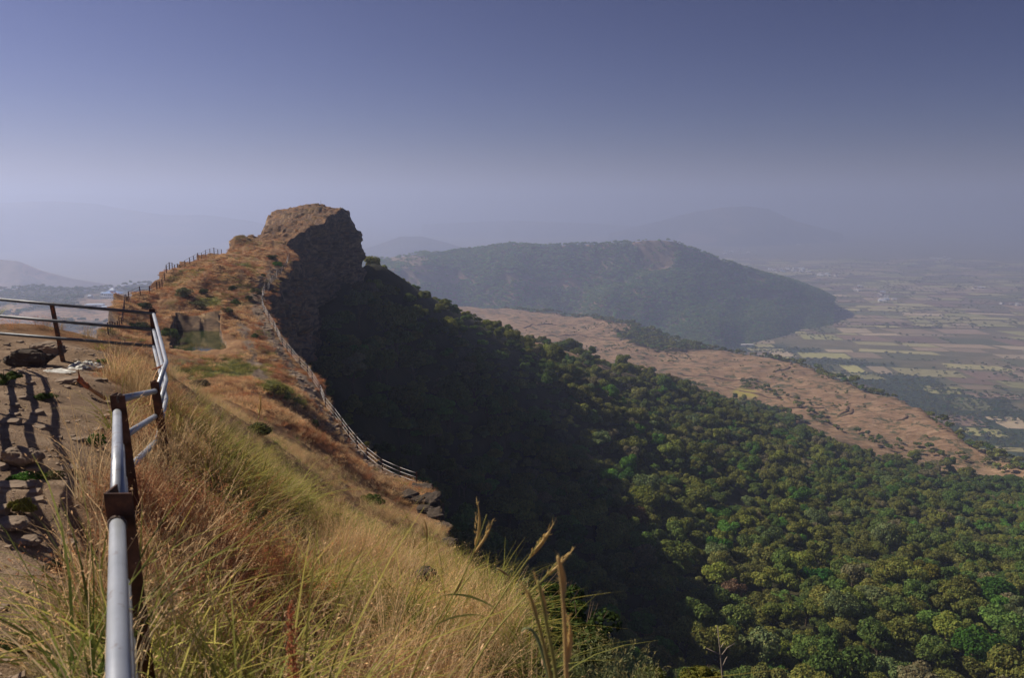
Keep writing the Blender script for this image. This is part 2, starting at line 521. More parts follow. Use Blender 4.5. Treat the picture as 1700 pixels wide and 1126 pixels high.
# ground of the ridge
mR, nt, b = new_mat('ridge_ground')
oc = objcoord(nt)
att = tone_attr(nt)
sep = N(nt, 'ShaderNodeSeparateColor')
nt.links.new(att, sep.inputs[0])
straw = ramp(nt, noise(nt, 0.55, 6, 0.65, oc), [(0.32, (0.17, 0.085, 0.042)), (0.5, (0.28, 0.15, 0.075)), (0.68, (0.40, 0.25, 0.125))])
fine = noise(nt, 5.0, 6, 0.7, oc)
straw = mix(nt, 0.4, straw, ramp(nt, fine, [(0.3, (0.10, 0.055, 0.028)), (0.7, (0.42, 0.25, 0.12))]))
grn = ramp(nt, noise(nt, 1.6, 5, 0.6, oc), [(0.35, (0.06, 0.075, 0.02)), (0.65, (0.20, 0.18, 0.05))])
dirtc = ramp(nt, noise(nt, 2.2, 8, 0.7, oc), [(0.3, (0.17, 0.115, 0.072)), (0.5, (0.29, 0.20, 0.13)), (0.62, (0.38, 0.275, 0.185)), (0.75, (0.45, 0.34, 0.245))])
pathc = ramp(nt, noise(nt, 1.8, 6, 0.7, oc), [(0.35, (0.14, 0.10, 0.075)), (0.6, (0.25, 0.19, 0.14))])
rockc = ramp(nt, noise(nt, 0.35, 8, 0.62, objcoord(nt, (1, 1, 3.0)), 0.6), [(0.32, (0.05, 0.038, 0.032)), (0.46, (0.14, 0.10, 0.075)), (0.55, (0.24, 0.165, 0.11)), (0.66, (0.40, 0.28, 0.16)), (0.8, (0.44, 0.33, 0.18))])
geo = N(nt, 'ShaderNodeNewGeometry')
sxyz = N(nt, 'ShaderNodeSeparateXYZ')
nt.links.new(geo.outputs['True Normal'], sxyz.inputs[0])
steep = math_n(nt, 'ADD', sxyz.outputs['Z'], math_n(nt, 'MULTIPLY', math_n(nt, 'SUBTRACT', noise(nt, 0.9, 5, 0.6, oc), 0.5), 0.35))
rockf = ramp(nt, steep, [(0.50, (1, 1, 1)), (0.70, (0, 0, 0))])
c = mix(nt, sep.outputs[1], straw, grn)
c = mix(nt, sep.outputs[2], c, pathc)
c = mix(nt, sep.outputs[0], c, dirtc)
pxyz = N(nt, 'ShaderNodeSeparateXYZ')
nt.links.new(oc, pxyz.inputs[0])
mr = N(nt, 'ShaderNodeMapRange')
mr.inputs[1].default_value, mr.inputs[2].default_value = 168, 188
nt.links.new(pxyz.outputs['Y'], mr.inputs[0])
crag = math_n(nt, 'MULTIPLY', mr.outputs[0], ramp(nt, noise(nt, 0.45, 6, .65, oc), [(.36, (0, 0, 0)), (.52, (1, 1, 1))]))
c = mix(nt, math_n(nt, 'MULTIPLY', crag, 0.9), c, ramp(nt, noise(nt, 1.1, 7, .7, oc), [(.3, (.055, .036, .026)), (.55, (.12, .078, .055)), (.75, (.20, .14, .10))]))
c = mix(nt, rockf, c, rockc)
nt.links.new(c, b.inputs['Base Color'])
b.inputs['Roughness'].default_value = 0.95
h = math_n(nt, 'ADD', math_n(nt, 'MULTIPLY', noise(nt, 9.0, 8, 0.7, oc), 0.5), noise(nt, 40.0, 4, 0.7, oc))
bump(nt, b, h, 0.9, 0.05)
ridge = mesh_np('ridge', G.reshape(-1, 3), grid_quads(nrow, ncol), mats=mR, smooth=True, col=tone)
tag(ridge, 'dry grass ridge with dark basalt cliffs ending in a rock pinnacle', kind='structure')

# ------------------------------------------------------------------ wide terrain
PLAIN = 0.0
HILLSIDE = [(600, 446, 245), (612, 455, 256), (625, 464, 268), (640, 473, 284), (590, 470, 225), (690, 500, 325), (575, 510, 205), (556, 600, 170), (548, 640, 160), (640, 560, 230), (700, 700, 200), (660, 482, 300), (750, 526, 380), (870, 564, 480),
            (950, 592, 540), (700, 850, 165), (850, 900, 185), (1000, 1100, 140), (850, 1000, 140), (1000, 800, 270), (1000, 660, 430), (850, 700, 280), (1190, 920, 250), (1400, 1000, 210), (1600, 1090, 178),
            (1300, 692, 740), (1450, 752, 640), (1690, 805, 560), (1690, 950, 300), (1300, 800, 400), (1500, 850, 400), (1100, 645, 620),
            (1000, 600, 1000), (850, 520, 1560), (950, 526, 1500), (1250, 600, 1050), (1400, 650, 840), (1550, 705, 690), (1690, 782, 585), (760, 512, 1600), (1050, 560, 1250), (1150, 620, 950),
            (2000, 800, 540), (2000, 950, 300), (2000, 1126, 180), (2400, 850, 480), (2400, 1126, 180)]
HP = [tuple(at(*p)) for p in HILLSIDE]
HP += [(-60, 300, Z0 - 52), (-75, 270, Z0 - 60), (-60, 240, Z0 - 60), (-60, 150, Z0 - 60), (-40, 80, Z0 - 66), (0, 60, Z0 - 66), (20, 20, Z0 - 60), (60, 20, Z0 - 80), (120, 0, Z0 - 100), (-30, 0, Z0 - 60), (-40, 330, Z0 - 45), (-60, 420, Z0 - 90),
       (-60, 600, Z0 - 170), (-80, 900, Z0 - 200), (-100, 1500, Z0 - 210), (200, 40, Z0 - 115), (-60, -60, Z0 - 70), (100, -80, Z0 - 100)]
htps = TPS(HP, 1.0)
RIM = np.array([at(*p)[:2] for p in [(700, 498, 1650), (860, 514, 1640), (950, 523, 1560), (1050, 530, 1400), (1110, 550, 1230), (1200, 577, 1130), (1300, 597, 1060), (1400, 640, 880), (1500, 672, 780), (1600, 730, 650), (1700, 782, 590), (2100, 830, 500), (2400, 850, 470)]])
RIM_AZ = np.arctan2(RIM[:, 0], RIM[:, 1])
RIM_R = np.hypot(RIM[:, 0], RIM[:, 1])

def zhill(x, y):
    x, y = np.asarray(x, float), np.asarray(y, float)
    r = np.hypot(x, y)
    re = np.interp(np.arctan2(x, y), RIM_AZ, RIM_R)
    rr = np.maximum(r, 1)
    cl = np.minimum(1.0, re / rr)
    z = htps(x * cl, y * cl)
    ov = np.clip(r - re, 0, None)
    z = z - np.minimum(ov * 0.55 + 14 * sm(ov, 0, 60), 245)
    z = z + fbm(x / 90, y / 90, 3, 4) * 4.5 * sm(r, 300, 800) + fbm(x / 22, y / 22, 4, 4) * 1.5 + 1.2 * np.abs(vnoise(x / 38, y / 19, 12)) * sm(r, 420, 700)
    return z

az = np.radians(np.linspace(-24, 56, 330))
rr = 25 * (2600 / 25.0) ** np.linspace(0, 1, 330)
AZ, RR = np.meshgrid(az, rr)
HX, HY = RR * np.sin(AZ), RR * np.cos(AZ)
HZg = zhill(HX, HY)

mH, nt, b = new_mat('plateau_ground')
oc = objcoord(nt)
big = noise(nt, 0.012, 6, 0.6, objcoord(nt, (1, 1.6, 1)), 0.5)
cc = ramp(nt, big, [(0.30, (0.15, 0.11, 0.06)), (0.42, (0.25, 0.155, 0.09)), (0.55, (0.35, 0.215, 0.125)), (0.68, (0.41, 0.28, 0.155)), (0.8, (0.27, 0.23, 0.10))])
cc = mix(nt, 0.6, cc, ramp(nt, noise(nt, 0.08, 9, 0.78, objcoord(nt, (0.7, 1.8, 1)), 0.8), [(0.36, (0.08, 0.065, 0.035)), (0.47, (0.24, 0.145, 0.08)), (0.56, (0.42, 0.28, 0.175)), (0.70, (0.56, 0.42, 0.28))]))
scrub = ramp(nt, noise(nt, 0.06, 9, 0.75, oc), [(0.52, (0, 0, 0)), (0.58, (1, 1, 1))])
cc = mix(nt, scrub, cc, (0.085, 0.085, 0.04))
att = tone_attr(nt)
sep = N(nt, 'ShaderNodeSeparateColor')
nt.links.new(att, sep.inputs[0])
fl = ramp(nt, noise(nt, 0.05, 6, 0.7, oc), [(0.35, (0.025, 0.028, 0.012)), (0.65, (0.06, 0.055, 0.022))])
cc = mix(nt, sep.outputs[1], cc, fl)
cc = mix(nt, sep.outputs[0], cc, (0.36, 0.31, 0.07))
nt.links.new(cc, b.inputs['Base Color'])
bump(nt, b, noise(nt, 0.25, 8, 0.7, oc), 1.0, 1.2)

# where the wood grows, as a line across the hillside (photo pixels turned into bearings and distances)
WOOD_PX = [(560, 430), (600, 447), (660, 482), (750, 526), (870, 566), (950, 597), (1000, 618), (1060, 632), (1100, 640), (1180, 657), (1240, 668), (1300, 690), (1330, 712), (1380, 738), (1450, 760), (1560, 785), (1700, 808), (2400, 900)]

def in_wood(px, py):
    e_ = np.interp(px, [p[0] for p in WOOD_PX], [p[1] for p in WOOD_PX])
    return py - e_

hpx, hpy, hzc = proj(np.stack([HX, HY, HZg], -1))
wood = sm(in_wood(hpx, hpy) + 14 * fbm(HX / 40, HY / 40, 9, 3), -4, 12)
wood = np.where(RR < 420, 1.0, wood)
re_g = np.interp(AZ, RIM_AZ, RIM_R)
wood = np.maximum(wood, sm(RR - re_g, 0, 40))
wood = np.maximum(wood, sm(1 - np.hypot((hpx - 1135) / 105, (hpy - 560) / 24) + 0.2 * fbm(HX / 30, HY / 30, 2, 3), 0, 0.25) * (RR < 2000))
yel = sm(1 - np.hypot((hpx - 1237 - 0.6 * (hpy - 652)) / 24, (hpy - 653) / 9), 0, 0.3) * 0.9
hillside = mesh_np('hillside', np.stack([HX, HY, HZg], -1).reshape(-1, 3), grid_quads(*HX.shape), mats=mH, smooth=True,
                   col=np.stack([yel, wood, 0 * wood], -1).reshape(-1, 3))
tag(hillside, 'steep wooded hillside running down to a bare brown shelf', kind='structure')

# plain
mP, nt, b = new_mat('plain_ground')
oc = objcoord(nt)
cc = ramp(nt, noise(nt, 0.0016, 6, 0.6, objcoord(nt, (1, 2.2, 1)), 0.8), [(0.3, (0.085, 0.105, 0.04)), (0.45, (0.17, 0.145, 0.07)), (0.6, (0.25, 0.185, 0.10)), (0.75, (0.20, 0.20, 0.075))])
cc = mix(nt, 0.5, cc, ramp(nt, noise(nt, 0.012, 8, 0.75, objcoord(nt, (1, 2.0, 1))), [(0.35, (0.075, 0.09, 0.035)), (0.52, (0.19, 0.155, 0.08)), (0.68, (0.36, 0.28, 0.15))]))
cc = mix(nt, tone_attr(nt), cc, (0.045, 0.065, 0.022))
nt.links.new(cc, b.inputs['Base Color'])
az2 = np.radians(np.linspace(-62, 62, 320))
r2 = 200 * (42000 / 200.0) ** np.linspace(0, 1, 260)
A2, R2 = np.meshgrid(az2, r2)
PX_, PY_ = R2 * np.sin(A2), R2 * np.cos(A2)
PZ_ = PLAIN + 0.0 * R2 - 1.0
def foot_wood(x, y):
    px, py, _ = proj(np.stack([x, y, 0 * x], -1))
    return 0.25 * (px - 1300) + 575 + 26 * fbm(x / 140, y / 90, 66, 3) - py          # < 0 inside the woods at the foot of the slope
fw = np.where(PY_ < 2600, sm(-foot_wood(PX_, PY_), -6, 6), 0)[..., None]
plain = mesh_np('plain', np.stack([PX_, PY_, PZ_], -1).reshape(-1, 3), grid_quads(*PX_.shape), mats=mP, smooth=True, col=np.repeat(fw, 3, -1).reshape(-1, 3))
tag(plain, 'flat farmland plain reaching to the hazy horizon', kind='structure')

# hills as sheets: a crest line with slopes on both sides
def hill(name, label, crest, front, back, base, mat, spur=0.18, rough=0.06, nu=160, nv=70, wave=500.0, seed=0.0, front_z=None):
    C_ = np.array([at(*p) for p in crest])
    s = np.r_[0, np.cumsum(np.hypot(np.diff(C_[:, 0]), np.diff(C_[:, 1])))]
    u = np.linspace(0, s[-1], nu)
    c_ = np.stack([np.interp(u, s, C_[:, k]) for k in range(3)], -1)
    v = np.linspace(-1, 1, nv)
    U, V_ = np.meshgrid(np.arange(nu), v, indexing='ij')
    tall = np.clip((c_[:, 2] - base) / max(1.0, (c_[:, 2] - base).max()), 0.02, 1)[U]
    wdt = np.where(V_ < 0, front, back) * (0.22 + 0.78 * tall) * (1 + 0.30 * fbm(u / (wave * 0.9), 3.0, seed + 7, 3))[U]
    d = np.abs(V_)
    x = c_[U, 0] * (1 + V_ * wdt / np.maximum(c_[U, 1], 1) * 1.0)
    y = c_[U, 1] + V_ * wdt
    hgt = c_[U, 2] - base
    sp = fbm(u[U] / wave, d * 1.3, seed, 4)
    prof = (1 - d) ** 1.25
    prof = np.clip(prof * (1 + spur * sp * np.sin(np.clip(d * math.pi, 0, math.pi)) * 2), 0, None)
    z = base - 12 * d + hgt * prof + hgt * rough * fbm(x / (wave * .35), y / (wave * .35), seed + 3, 4) * (0.25 + np.sin(d * math.pi))
    o = mesh_np(name, np.stack([x, y, z], -1).reshape(-1, 3), grid_quads(nu, nv), mats=mat, smooth=True)
    tag(o, label, kind='structure')
    return np.stack([x, y, z], -1)

def hill_mat(name, lo, hi, patch, thr=0.6, sc=0.004):
    m, nt, b = new_mat(name)
    oc = objcoord(nt)
    c = ramp(nt, noise(nt, sc * 8, 8, 0.7, oc), [(0.35, lo), (0.65, hi)])
    p = ramp(nt, noise(nt, sc, 7, 0.62, objcoord(nt, (1, 1, 2.5)), 0.4), [(thr, (0, 0, 0)), (thr + 0.05, (1, 1, 1))])
    c = mix(nt, p, c, patch)
    nt.links.new(c, b.inputs['Base Color'])
    bump(nt, b, noise(nt, sc * 20, 6, 0.7, oc), 1.0, 4.0)
    return m

m_mid = hill_mat('wooded_hill', (0.15, 0.115, 0.065), (0.30, 0.20, 0.12), (0.42, 0.25, 0.15), 0.52)
m_far = hill_mat('far_hill', (0.05, 0.05, 0.03), (0.10, 0.085, 0.05), (0.22, 0.15, 0.095), 0.55, 0.0015)
MID = hill('middle_hill', 'wooded hill with a rounded brown summit beyond the shelf',
           [(600, 437, 2500), (640, 432, 2550), (700, 422, 2600), (800, 413, 2700), (850, 405, 2750), (900, 409, 2750), (960, 405, 2800), (1050, 403, 2800), (1072, 398, 2800), (1095, 396, 2800), (1125, 400, 2800), (1160, 415, 2820), (1200, 431, 2840), (1270, 454, 2900), (1325, 472, 2960), (1362, 486, 3000), (1385, 497, 3020)],
           900, 1300, 0, m_mid, spur=0.2, rough=0.06, nu=260, nv=120, wave=420, seed=4)
hill('left_hill', 'hazy wooded hill at the far left behind the valley road',
     [(-900, 540, 3300), (-700, 500, 3300), (-500, 462, 3300), (-260, 430, 3300), (-120, 418, 3300), (-40, 425, 3300), (30, 433, 3300), (70, 448, 3350), (120, 462, 3400), (180, 472, 3500), (260, 486, 3600)], 700, 1200, 0, m_mid, seed=9, wave=380)
hill('far_hill', 'long pale blue hill range on the left horizon',
     [(-500, 345, 8600), (-200, 338, 8800), (0, 336, 9000), (90, 334, 9000), (160, 338, 9000), (210, 347, 9000), (280, 356, 9100), (340, 357, 9200), (420, 367, 9300), (470, 380, 9300), (520, 393, 9300)], 2200, 2600, 0, m_far, nu=220, nv=90, wave=1400, seed=13)
hill('far_hill', 'faintest hill range above the left horizon',
     [(-600, 322, 15000), (0, 325, 15000), (60, 321, 15000), (150, 322, 15000), (230, 326, 15000), (300, 334, 15200), (360, 342, 15500), (430, 352, 15500)], 2500, 3000, 0, m_far, wave=2400, seed=17)
hill('far_hill', 'faint broad hill in haze above the right-hand plain',
     [(1010, 388, 9000), (1090, 368, 9000), (1150, 352, 9000), (1200, 344, 9000), (1240, 341, 9000), (1275, 346, 9000), (1320, 366, 9000), (1400, 388, 9000)], 1800, 2500, 0, m_far, wave=1100, seed=21)
hill('far_hill', 'small hazy knoll just right of the pinnacle',
     [(585, 420, 6200), (630, 405, 6200), (665, 392, 6200), (700, 392, 6200), (740, 402, 6200), (790, 418, 6200)], 900, 1200, 0, m_far, wave=600, seed=24)
hill('far_hill', 'low blurred hill line in the distance behind the middle hill',
     [(700, 372, 11000), (850, 366, 11000), (960, 370, 11000), (1100, 379, 11000)], 1800, 2400, 0, m_far, wave=1500, seed=27)

# left shelf with a track and a village resort
LS = [(-60, 560, 1150), (100, 560, 1150), (100, 520, 1380), (188, 497, 1650), (40, 490, 1750), (200, 478, 1980), (260, 468, 2100), (140, 475, 2000), (0, 500, 1700), (300, 470, 2100), (400, 480, 2050), (-200, 500, 1700), (-200, 600, 1000), (100, 640, 800), (300, 600, 900), (-100, 700, 700)]
LP = [tuple(at(*p)) for p in LS] + [(-700, 300, Z0 - 190), (-300, 300, Z0 - 170), (-300, 900, Z0 - 200), (-2500, 1500, Z0 - 280)]
ltps = TPS(LP, 20.0)

def zleft(x, y):
    r = np.hypot(x, y)
    z = ltps(x, y) + fbm(x / 120, y / 120, 6, 4) * 7 + fbm(x / 30, y / 30, 7, 3) * 1.2
    ov = np.clip(r - 2250 - 120 * vnoise(x / 300, y / 300, 2), 0, None)
    return z - np.minimum(ov * 0.5, 260)

az = np.radians(np.linspace(-62, -12, 170))
rr = 130 * (3000 / 130.0) ** np.linspace(0, 1, 200)
A3, R3 = np.meshgrid(az, rr)
LX, LY = R3 * np.sin(A3), R3 * np.cos(A3)
LZ = zleft(LX, LY)
lpx, lpy, _ = proj(np.stack([LX, LY, LZ], -1))
lw = np.clip(sm(515 - lpy + 10 * fbm(LX / 80, LY / 80, 3, 3), 0, 14) * (1 - sm(1 - np.hypot((lpx - 190) / 70, (lpy - 500) / 13), 0, 0.3)) + sm(fbm(LX / 90, LY / 90, 8, 4), 0.1, 0.4), 0, 1)
shelf = mesh_np('lower_shelf', np.stack([LX, LY, LZ], -1).reshape(-1, 3), grid_quads(*LX.shape), mats=mH, smooth=True, col=np.stack([0 * lw, lw, 0 * lw], -1).reshape(-1, 3))
tag(shelf, 'hazy brown and green shelf far below the left railing', kind='structure')

# ------------------------------------------------------------------ haze
low_z = min(float(G[..., 2].min()), float(HZg.min()), float(LZ.min()), PLAIN - 16)
lo, hi = np.array([-46000, -3000, low_z - 3]), np.array([46000, 44000, Z0 + 230])
hz = MB()
hz.box(lo, hi)
mZ = bpy.data.materials.new('haze')
mZ.use_nodes = True
nt = mZ.node_tree
nt.nodes.remove(nt.nodes['Principled BSDF'])
pv = nt.nodes.new('ShaderNodeVolumePrincipled')
pv.inputs['Color'].default_value = (0.60, 0.70, 1.0, 1)
pv.inputs['Density'].default_value = 2.9e-4
pv.inputs['Anisotropy'].default_value = 0.4
nt.links.new(pv.outputs[0], nt.nodes['Material Output'].inputs['Volume'])
haze = hz.build('haze', mZ)
tag(haze, kind='stuff')

# ------------------------------------------------------------------ pool and stone path
m, nt, b = new_mat('pond_water')
b.inputs['Base Color'].default_value = (0.035, 0.05, 0.012, 1)
b.inputs['Roughness'].default_value = 0.06
b.inputs['Specular IOR Level'].default_value = 0.5
bump(nt, b, noise(nt, 3.0, 2, 0.5, objcoord(nt)), 0.03, 0.02)
pw = MB()
pw.v.append(np.array([[POOL[0] - 5 + 4.0, POOL[1] - 10, POOL_Z], [POOL[0] + 5 + 4.0, POOL[1] - 10, POOL_Z], [POOL[0] + 5 - 4.4, POOL[1] + 11, POOL_Z], [POOL[0] - 5 - 4.4, POOL[1] + 11, POOL_Z]]))
pw.q.append(np.array([[0, 1, 2, 3]]))
tag(pw.build('pool_water', m), 'still green water in the rock-cut pool', kind='structure')

def polyline(P, step):
    s = np.r_[0, np.cumsum(np.hypot(*np.diff(P, axis=0).T))]
    u = np.arange(0, s[-1], step)
    return np.stack([np.interp(u, s, P[:, k]) for k in (0, 1)], -1)

m_stone = plain_mat('weathered_stone', (0.27, 0.205, 0.15), 0.9, 0.4, 3.0, bump_s=0.8)
m_dark_stone = plain_mat('dark_basalt', (0.075, 0.058, 0.045), 0.9, 0.45, 3.0, bump_s=0.9)

def rock_shape(seed, sub=3, flat=0.6, rough=0.3, angular=0.5):
    """A boulder: a rounded cube pushed about by noise, with flat facets."""
    n = 2 + sub * 2
    V, Q = [], []
    lin = np.linspace(-1, 1, n)
    for ax in range(3):
        for sg in (-1, 1):
            A_, B_ = np.meshgrid(lin, lin, indexing='ij')
            P = np.zeros((n, n, 3))
            P[..., ax], P[..., (ax + 1) % 3], P[..., (ax + 2) % 3] = sg, A_ * sg, B_
            o = sum(len(v) for v in V)
            V.append(P.reshape(-1, 3))
            Q.append(grid_quads(n, n) + o)
    V = np.concatenate(V)
    r = np.linalg.norm(V, axis=1)[:, None]
    V = V * (1 - angular) / r * 1.2 + V * angular
    d = fbm(V[:, 0] * .8 + seed * 7.1, V[:, 1] * .8, V[:, 2] * .8 + seed, 4)
    V = V * (1 + rough * d[:, None])
    V[:, 2] = V[:, 2] * flat
    return V, np.concatenate(Q)

# paving stones of the worn path along the cliff edge
mb = MB()
shp = [rock_shape(40 + k, 0, 0.5, 0.25, 0.7) for k in range(5)]
for p in polyline(PATH_MAIN, 0.34):
    for k in range(2):
        q = p + RNG.normal(0, 0.55, 2)
        V, Q = shp[RNG.integers(5)]
        s_ = RNG.uniform(0.06, 0.22)
        a_ = RNG.uniform(0, 6.28)
        R_ = np.array([[math.cos(a_), -math.sin(a_), 0], [math.sin(a_), math.cos(a_), 0], [0, 0, 1]])
        mb.add((V * [s_ * 1.3, s_, s_ * 0.35]) @ R_.T + [q[0], q[1], float(ztop(q[0], q[1])) + 0.005], Q)
stones = mb.build('paving_stones', m_stone)
tag(stones, 'worn flat stones of the path along the cliff railing', kind='stuff')

# ------------------------------------------------------------------ foliage shapes
def rand_dirs(n):
    v = RNG.normal(size=(n, 3))
    return v / np.linalg.norm(v, axis=1)[:, None]

def leaf_quads(P, nrm, size, aspect=1.6, jit=0.6):
    """One bent quad per point, roughly facing nrm."""
    n = len(P)
    nrm = nrm + rand_dirs(n) * jit
    nrm /= np.linalg.norm(nrm, axis=1)[:, None]
    t = np.cross(nrm, rand_dirs(n))
    t /= np.linalg.norm(t, axis=1)[:, None] + 1e-9
    b_ = np.cross(nrm, t)
    s = np.broadcast_to(size, (n,))[:, None] * 0.5
    V = np.stack([P - t * s * aspect, P + b_ * s - nrm * s * .2, P + t * s * aspect, P - b_ * s - nrm * s * .2], 1).reshape(-1, 3)
    Q = np.arange(n * 4).reshape(n, 4)
    return V, Q

def crown(seed, R=4.4, H=3.6, lobes=12, per=130, leaf=0.62, base=3.6, low=0.55):
    """Leaf clumps over uneven lobes; returns verts, quads, tone."""
    global RNG
    keep = RNG
    RNG = np.random.default_rng(seed)
    Vs, Qs, Ts = [], [], []
    o = 0
    for k in range(lobes):
        a_ = RNG.uniform(0, 6.28)
        rad = R * math.sqrt(RNG.uniform(0.02, 1)) * 0.66
        top = H * (1 - (rad / R) ** 2 * 0.75) * RNG.uniform(low, 1.0)
        c = np.array([math.cos(a_) * rad, math.sin(a_) * rad, base + top])
        lr = R * RNG.uniform(0.18, 0.46)
        d = rand_dirs(per)
        d[:, 2] = np.abs(d[:, 2]) * 1.0 - 0.25
        d /= np.linalg.norm(d, axis=1)[:, None]
        rr_ = lr * (0.62 + 0.45 * RNG.random(per) ** 0.5)
        P = c + d * rr_[:, None] * [1, 1, 0.72]
        V, Q = leaf_quads(P, d, leaf * RNG.uniform(0.6, 1.3, per), 1.3, 0.75)
        tn = RNG.uniform(0.84, 1.16) * (1 + 0.2 * RNG.standard_normal(per)).clip(0.5, 1.6)
        warm = RNG.normal(0, 0.08, per)
        T = np.stack([tn * (1 + warm), tn, tn * (1 - warm * .6)], -1)
        Vs.append(V); Qs.append(Q + o); Ts.append(np.repeat(T, 4, 0)); o += len(V)
    RNG = keep
    return np.concatenate(Vs), np.concatenate(Qs), np.concatenate(Ts).clip(0.2, 2.2)

def trunk_mb(seed, h=4.6, r=0.24, limbs=4, R=3.0):
    rs = np.random.default_rng(seed)
    mb = MB()
    p = np.array([[0, 0, -0.8], [rs.normal(0, .1), rs.normal(0, .1), h * .35], [rs.normal(0, .25), rs.normal(0, .25), h * .7], [rs.normal(0, .4), rs.normal(0, .4), h]])
    mb.tube(p, [r * 1.3, r, r * .75, r * .4], 7)
    for k in range(limbs):
        a_ = k * 6.28 / limbs + rs.uniform(-.5, .5)
        s_ = p[1] + (p[2] - p[1]) * rs.uniform(0.2, 1)
        e_ = s_ + np.array([math.cos(a_) * R * .75, math.sin(a_) * R * .75, h * rs.uniform(.35, .6)])
        mb.tube([s_, (s_ + e_) / 2 + [0, 0, -.2], e_], [r * .5, r * .35, r * .14], 5)
    return mb

m_leaf_i = leaf_mat('leaves_massed', 'instance', 0.28, 0.05)
m_leaf_o = leaf_mat('leaves', 'object', 0.28, 0.05)
m_bark = plain_mat('bark', (0.12, 0.085, 0.06), 0.9, 0.35, 4.0)
m_grass_i = leaf_mat('grass_blades', 'instance', 0.35, 0.10)
m_grass_o = leaf_mat('grass_stem', 'object', 0.30, 0.25)

def source_mesh(name, V, Q, T, mat, tris=None):
    o = mesh_np(name, V, Q, tris, mat, False, None, T)
    COL.objects.unlink(o)
    return o

def scatter(name, label, P, rot, scl, idx, hue, sources, parent=None):
    """One object of countless plants: instances of SOURCES on points."""
    c = bpy.data.collections.new(name + '_kinds')
    for o in sources:
        c.objects.link(o)
    P = np.asarray(P, np.float32)
    me = bpy.data.meshes.new(name)
    me.vertices.add(len(P))
    me.vertices.foreach_set('co', P.ravel())
    def put(nm, ty, arr, key):
        at_ = me.attributes.new(nm, ty, 'POINT')
        at_.data.foreach_set(key, np.ascontiguousarray(arr).ravel())
    put('turn', 'FLOAT_VECTOR', np.asarray(rot, np.float32), 'vector')
    put('size', 'FLOAT_VECTOR', np.asarray(scl, np.float32), 'vector')
    put('pick', 'INT', np.asarray(idx, np.int32), 'value')
    hc = np.ones((len(P), 4), np.float32); hc[:, :3] = hue
    put('hue', 'FLOAT_COLOR', hc, 'color')
    o = bpy.data.objects.new(name, me)
    COL.objects.link(o)
    g = bpy.data.node_groups.new(name, 'GeometryNodeTree')
    g.interface.new_socket('Geometry', in_out='INPUT', socket_type='NodeSocketGeometry')
    g.interface.new_socket('Geometry', in_out='OUTPUT', socket_type='NodeSocketGeometry')
    gi, go = g.nodes.new('NodeGroupInput'), g.nodes.new('NodeGroupOutput')
    ip = g.nodes.new('GeometryNodeInstanceOnPoints')
    ci = g.nodes.new('GeometryNodeCollectionInfo')
    ci.inputs['Collection'].default_value = c
    ci.inputs['Separate Children'].default_value = True
    ci.inputs['Reset Children'].default_value = True
    def attr(nm, ty):
        n = g.nodes.new('GeometryNodeInputNamedAttribute')
        n.data_type = ty
        n.inputs['Name'].default_value = nm
        return n.outputs['Attribute']
    L = g.links.new
    L(gi.outputs[0], ip.inputs['Points'])
    L(ci.outputs[0], ip.inputs['Instance'])
    ip.inputs['Pick Instance'].default_value = True
    L(attr('pick', 'INT'), ip.inputs['Instance Index'])
    e2r = g.nodes.new('FunctionNodeEulerToRotation')
    L(attr('turn', 'FLOAT_VECTOR'), e2r.inputs[0])
    L(e2r.outputs[0], ip.inputs['Rotation'])
    L(attr('size', 'FLOAT_VECTOR'), ip.inputs['Scale'])
    L(ip.outputs[0], go.inputs[0])
    md = o.modifiers.new('plants', 'NODES')
    md.node_group = g
    return tag(o, label, kind='stuff')

# ------------------------------------------------------------------ the wood on the hillside
CROWNS = [crown(100 + k, R=4.0 + 0.6 * (k % 3), H=3.2 + 0.6 * (k % 2), lobes=11 + 2 * (k % 5), per=230, leaf=0.44, low=0.30) for k in range(8)]
LOWCROWNS = [crown(200 + k, R=4.4, H=3.2, lobes=8, per=26, leaf=1.5) for k in range(4)]
HUES = np.array([(0.088, 0.100, 0.026), (0.108, 0.112, 0.030), (0.060, 0.088, 0.026), (0.105, 0.106, 0.038), (0.056, 0.098, 0.026), (0.052, 0.130, 0.022), (0.12, 0.135, 0.03), (0.125, 0.108, 0.075), (0.085, 0.115, 0.055)])
HUES = (HUES * 0.8 + np.array([0.088, 0.106, 0.032]) * 0.2) * 2.05 * np.array([1.02, 1.0, 0.86])
HUEP = np.array([.22, .20, .17, .12, .09, .05, .06, .05, .04])
HUENAME = ['olive', 'yellowish olive', 'dark green', 'brownish olive', 'deep green', 'bright green', 'pale yellow-green', 'brown half-bare', 'grey-green']

def jitter_grid(x0, x1, y0, y1, st):
    gx, gy = np.meshgrid(np.arange(x0, x1, st), np.arange(y0, y1, st))
    return (gx + RNG.uniform(-.48, .48, gx.shape) * st).ravel(), (gy + RNG.uniform(-.48, .48, gx.shape) * st).ravel()

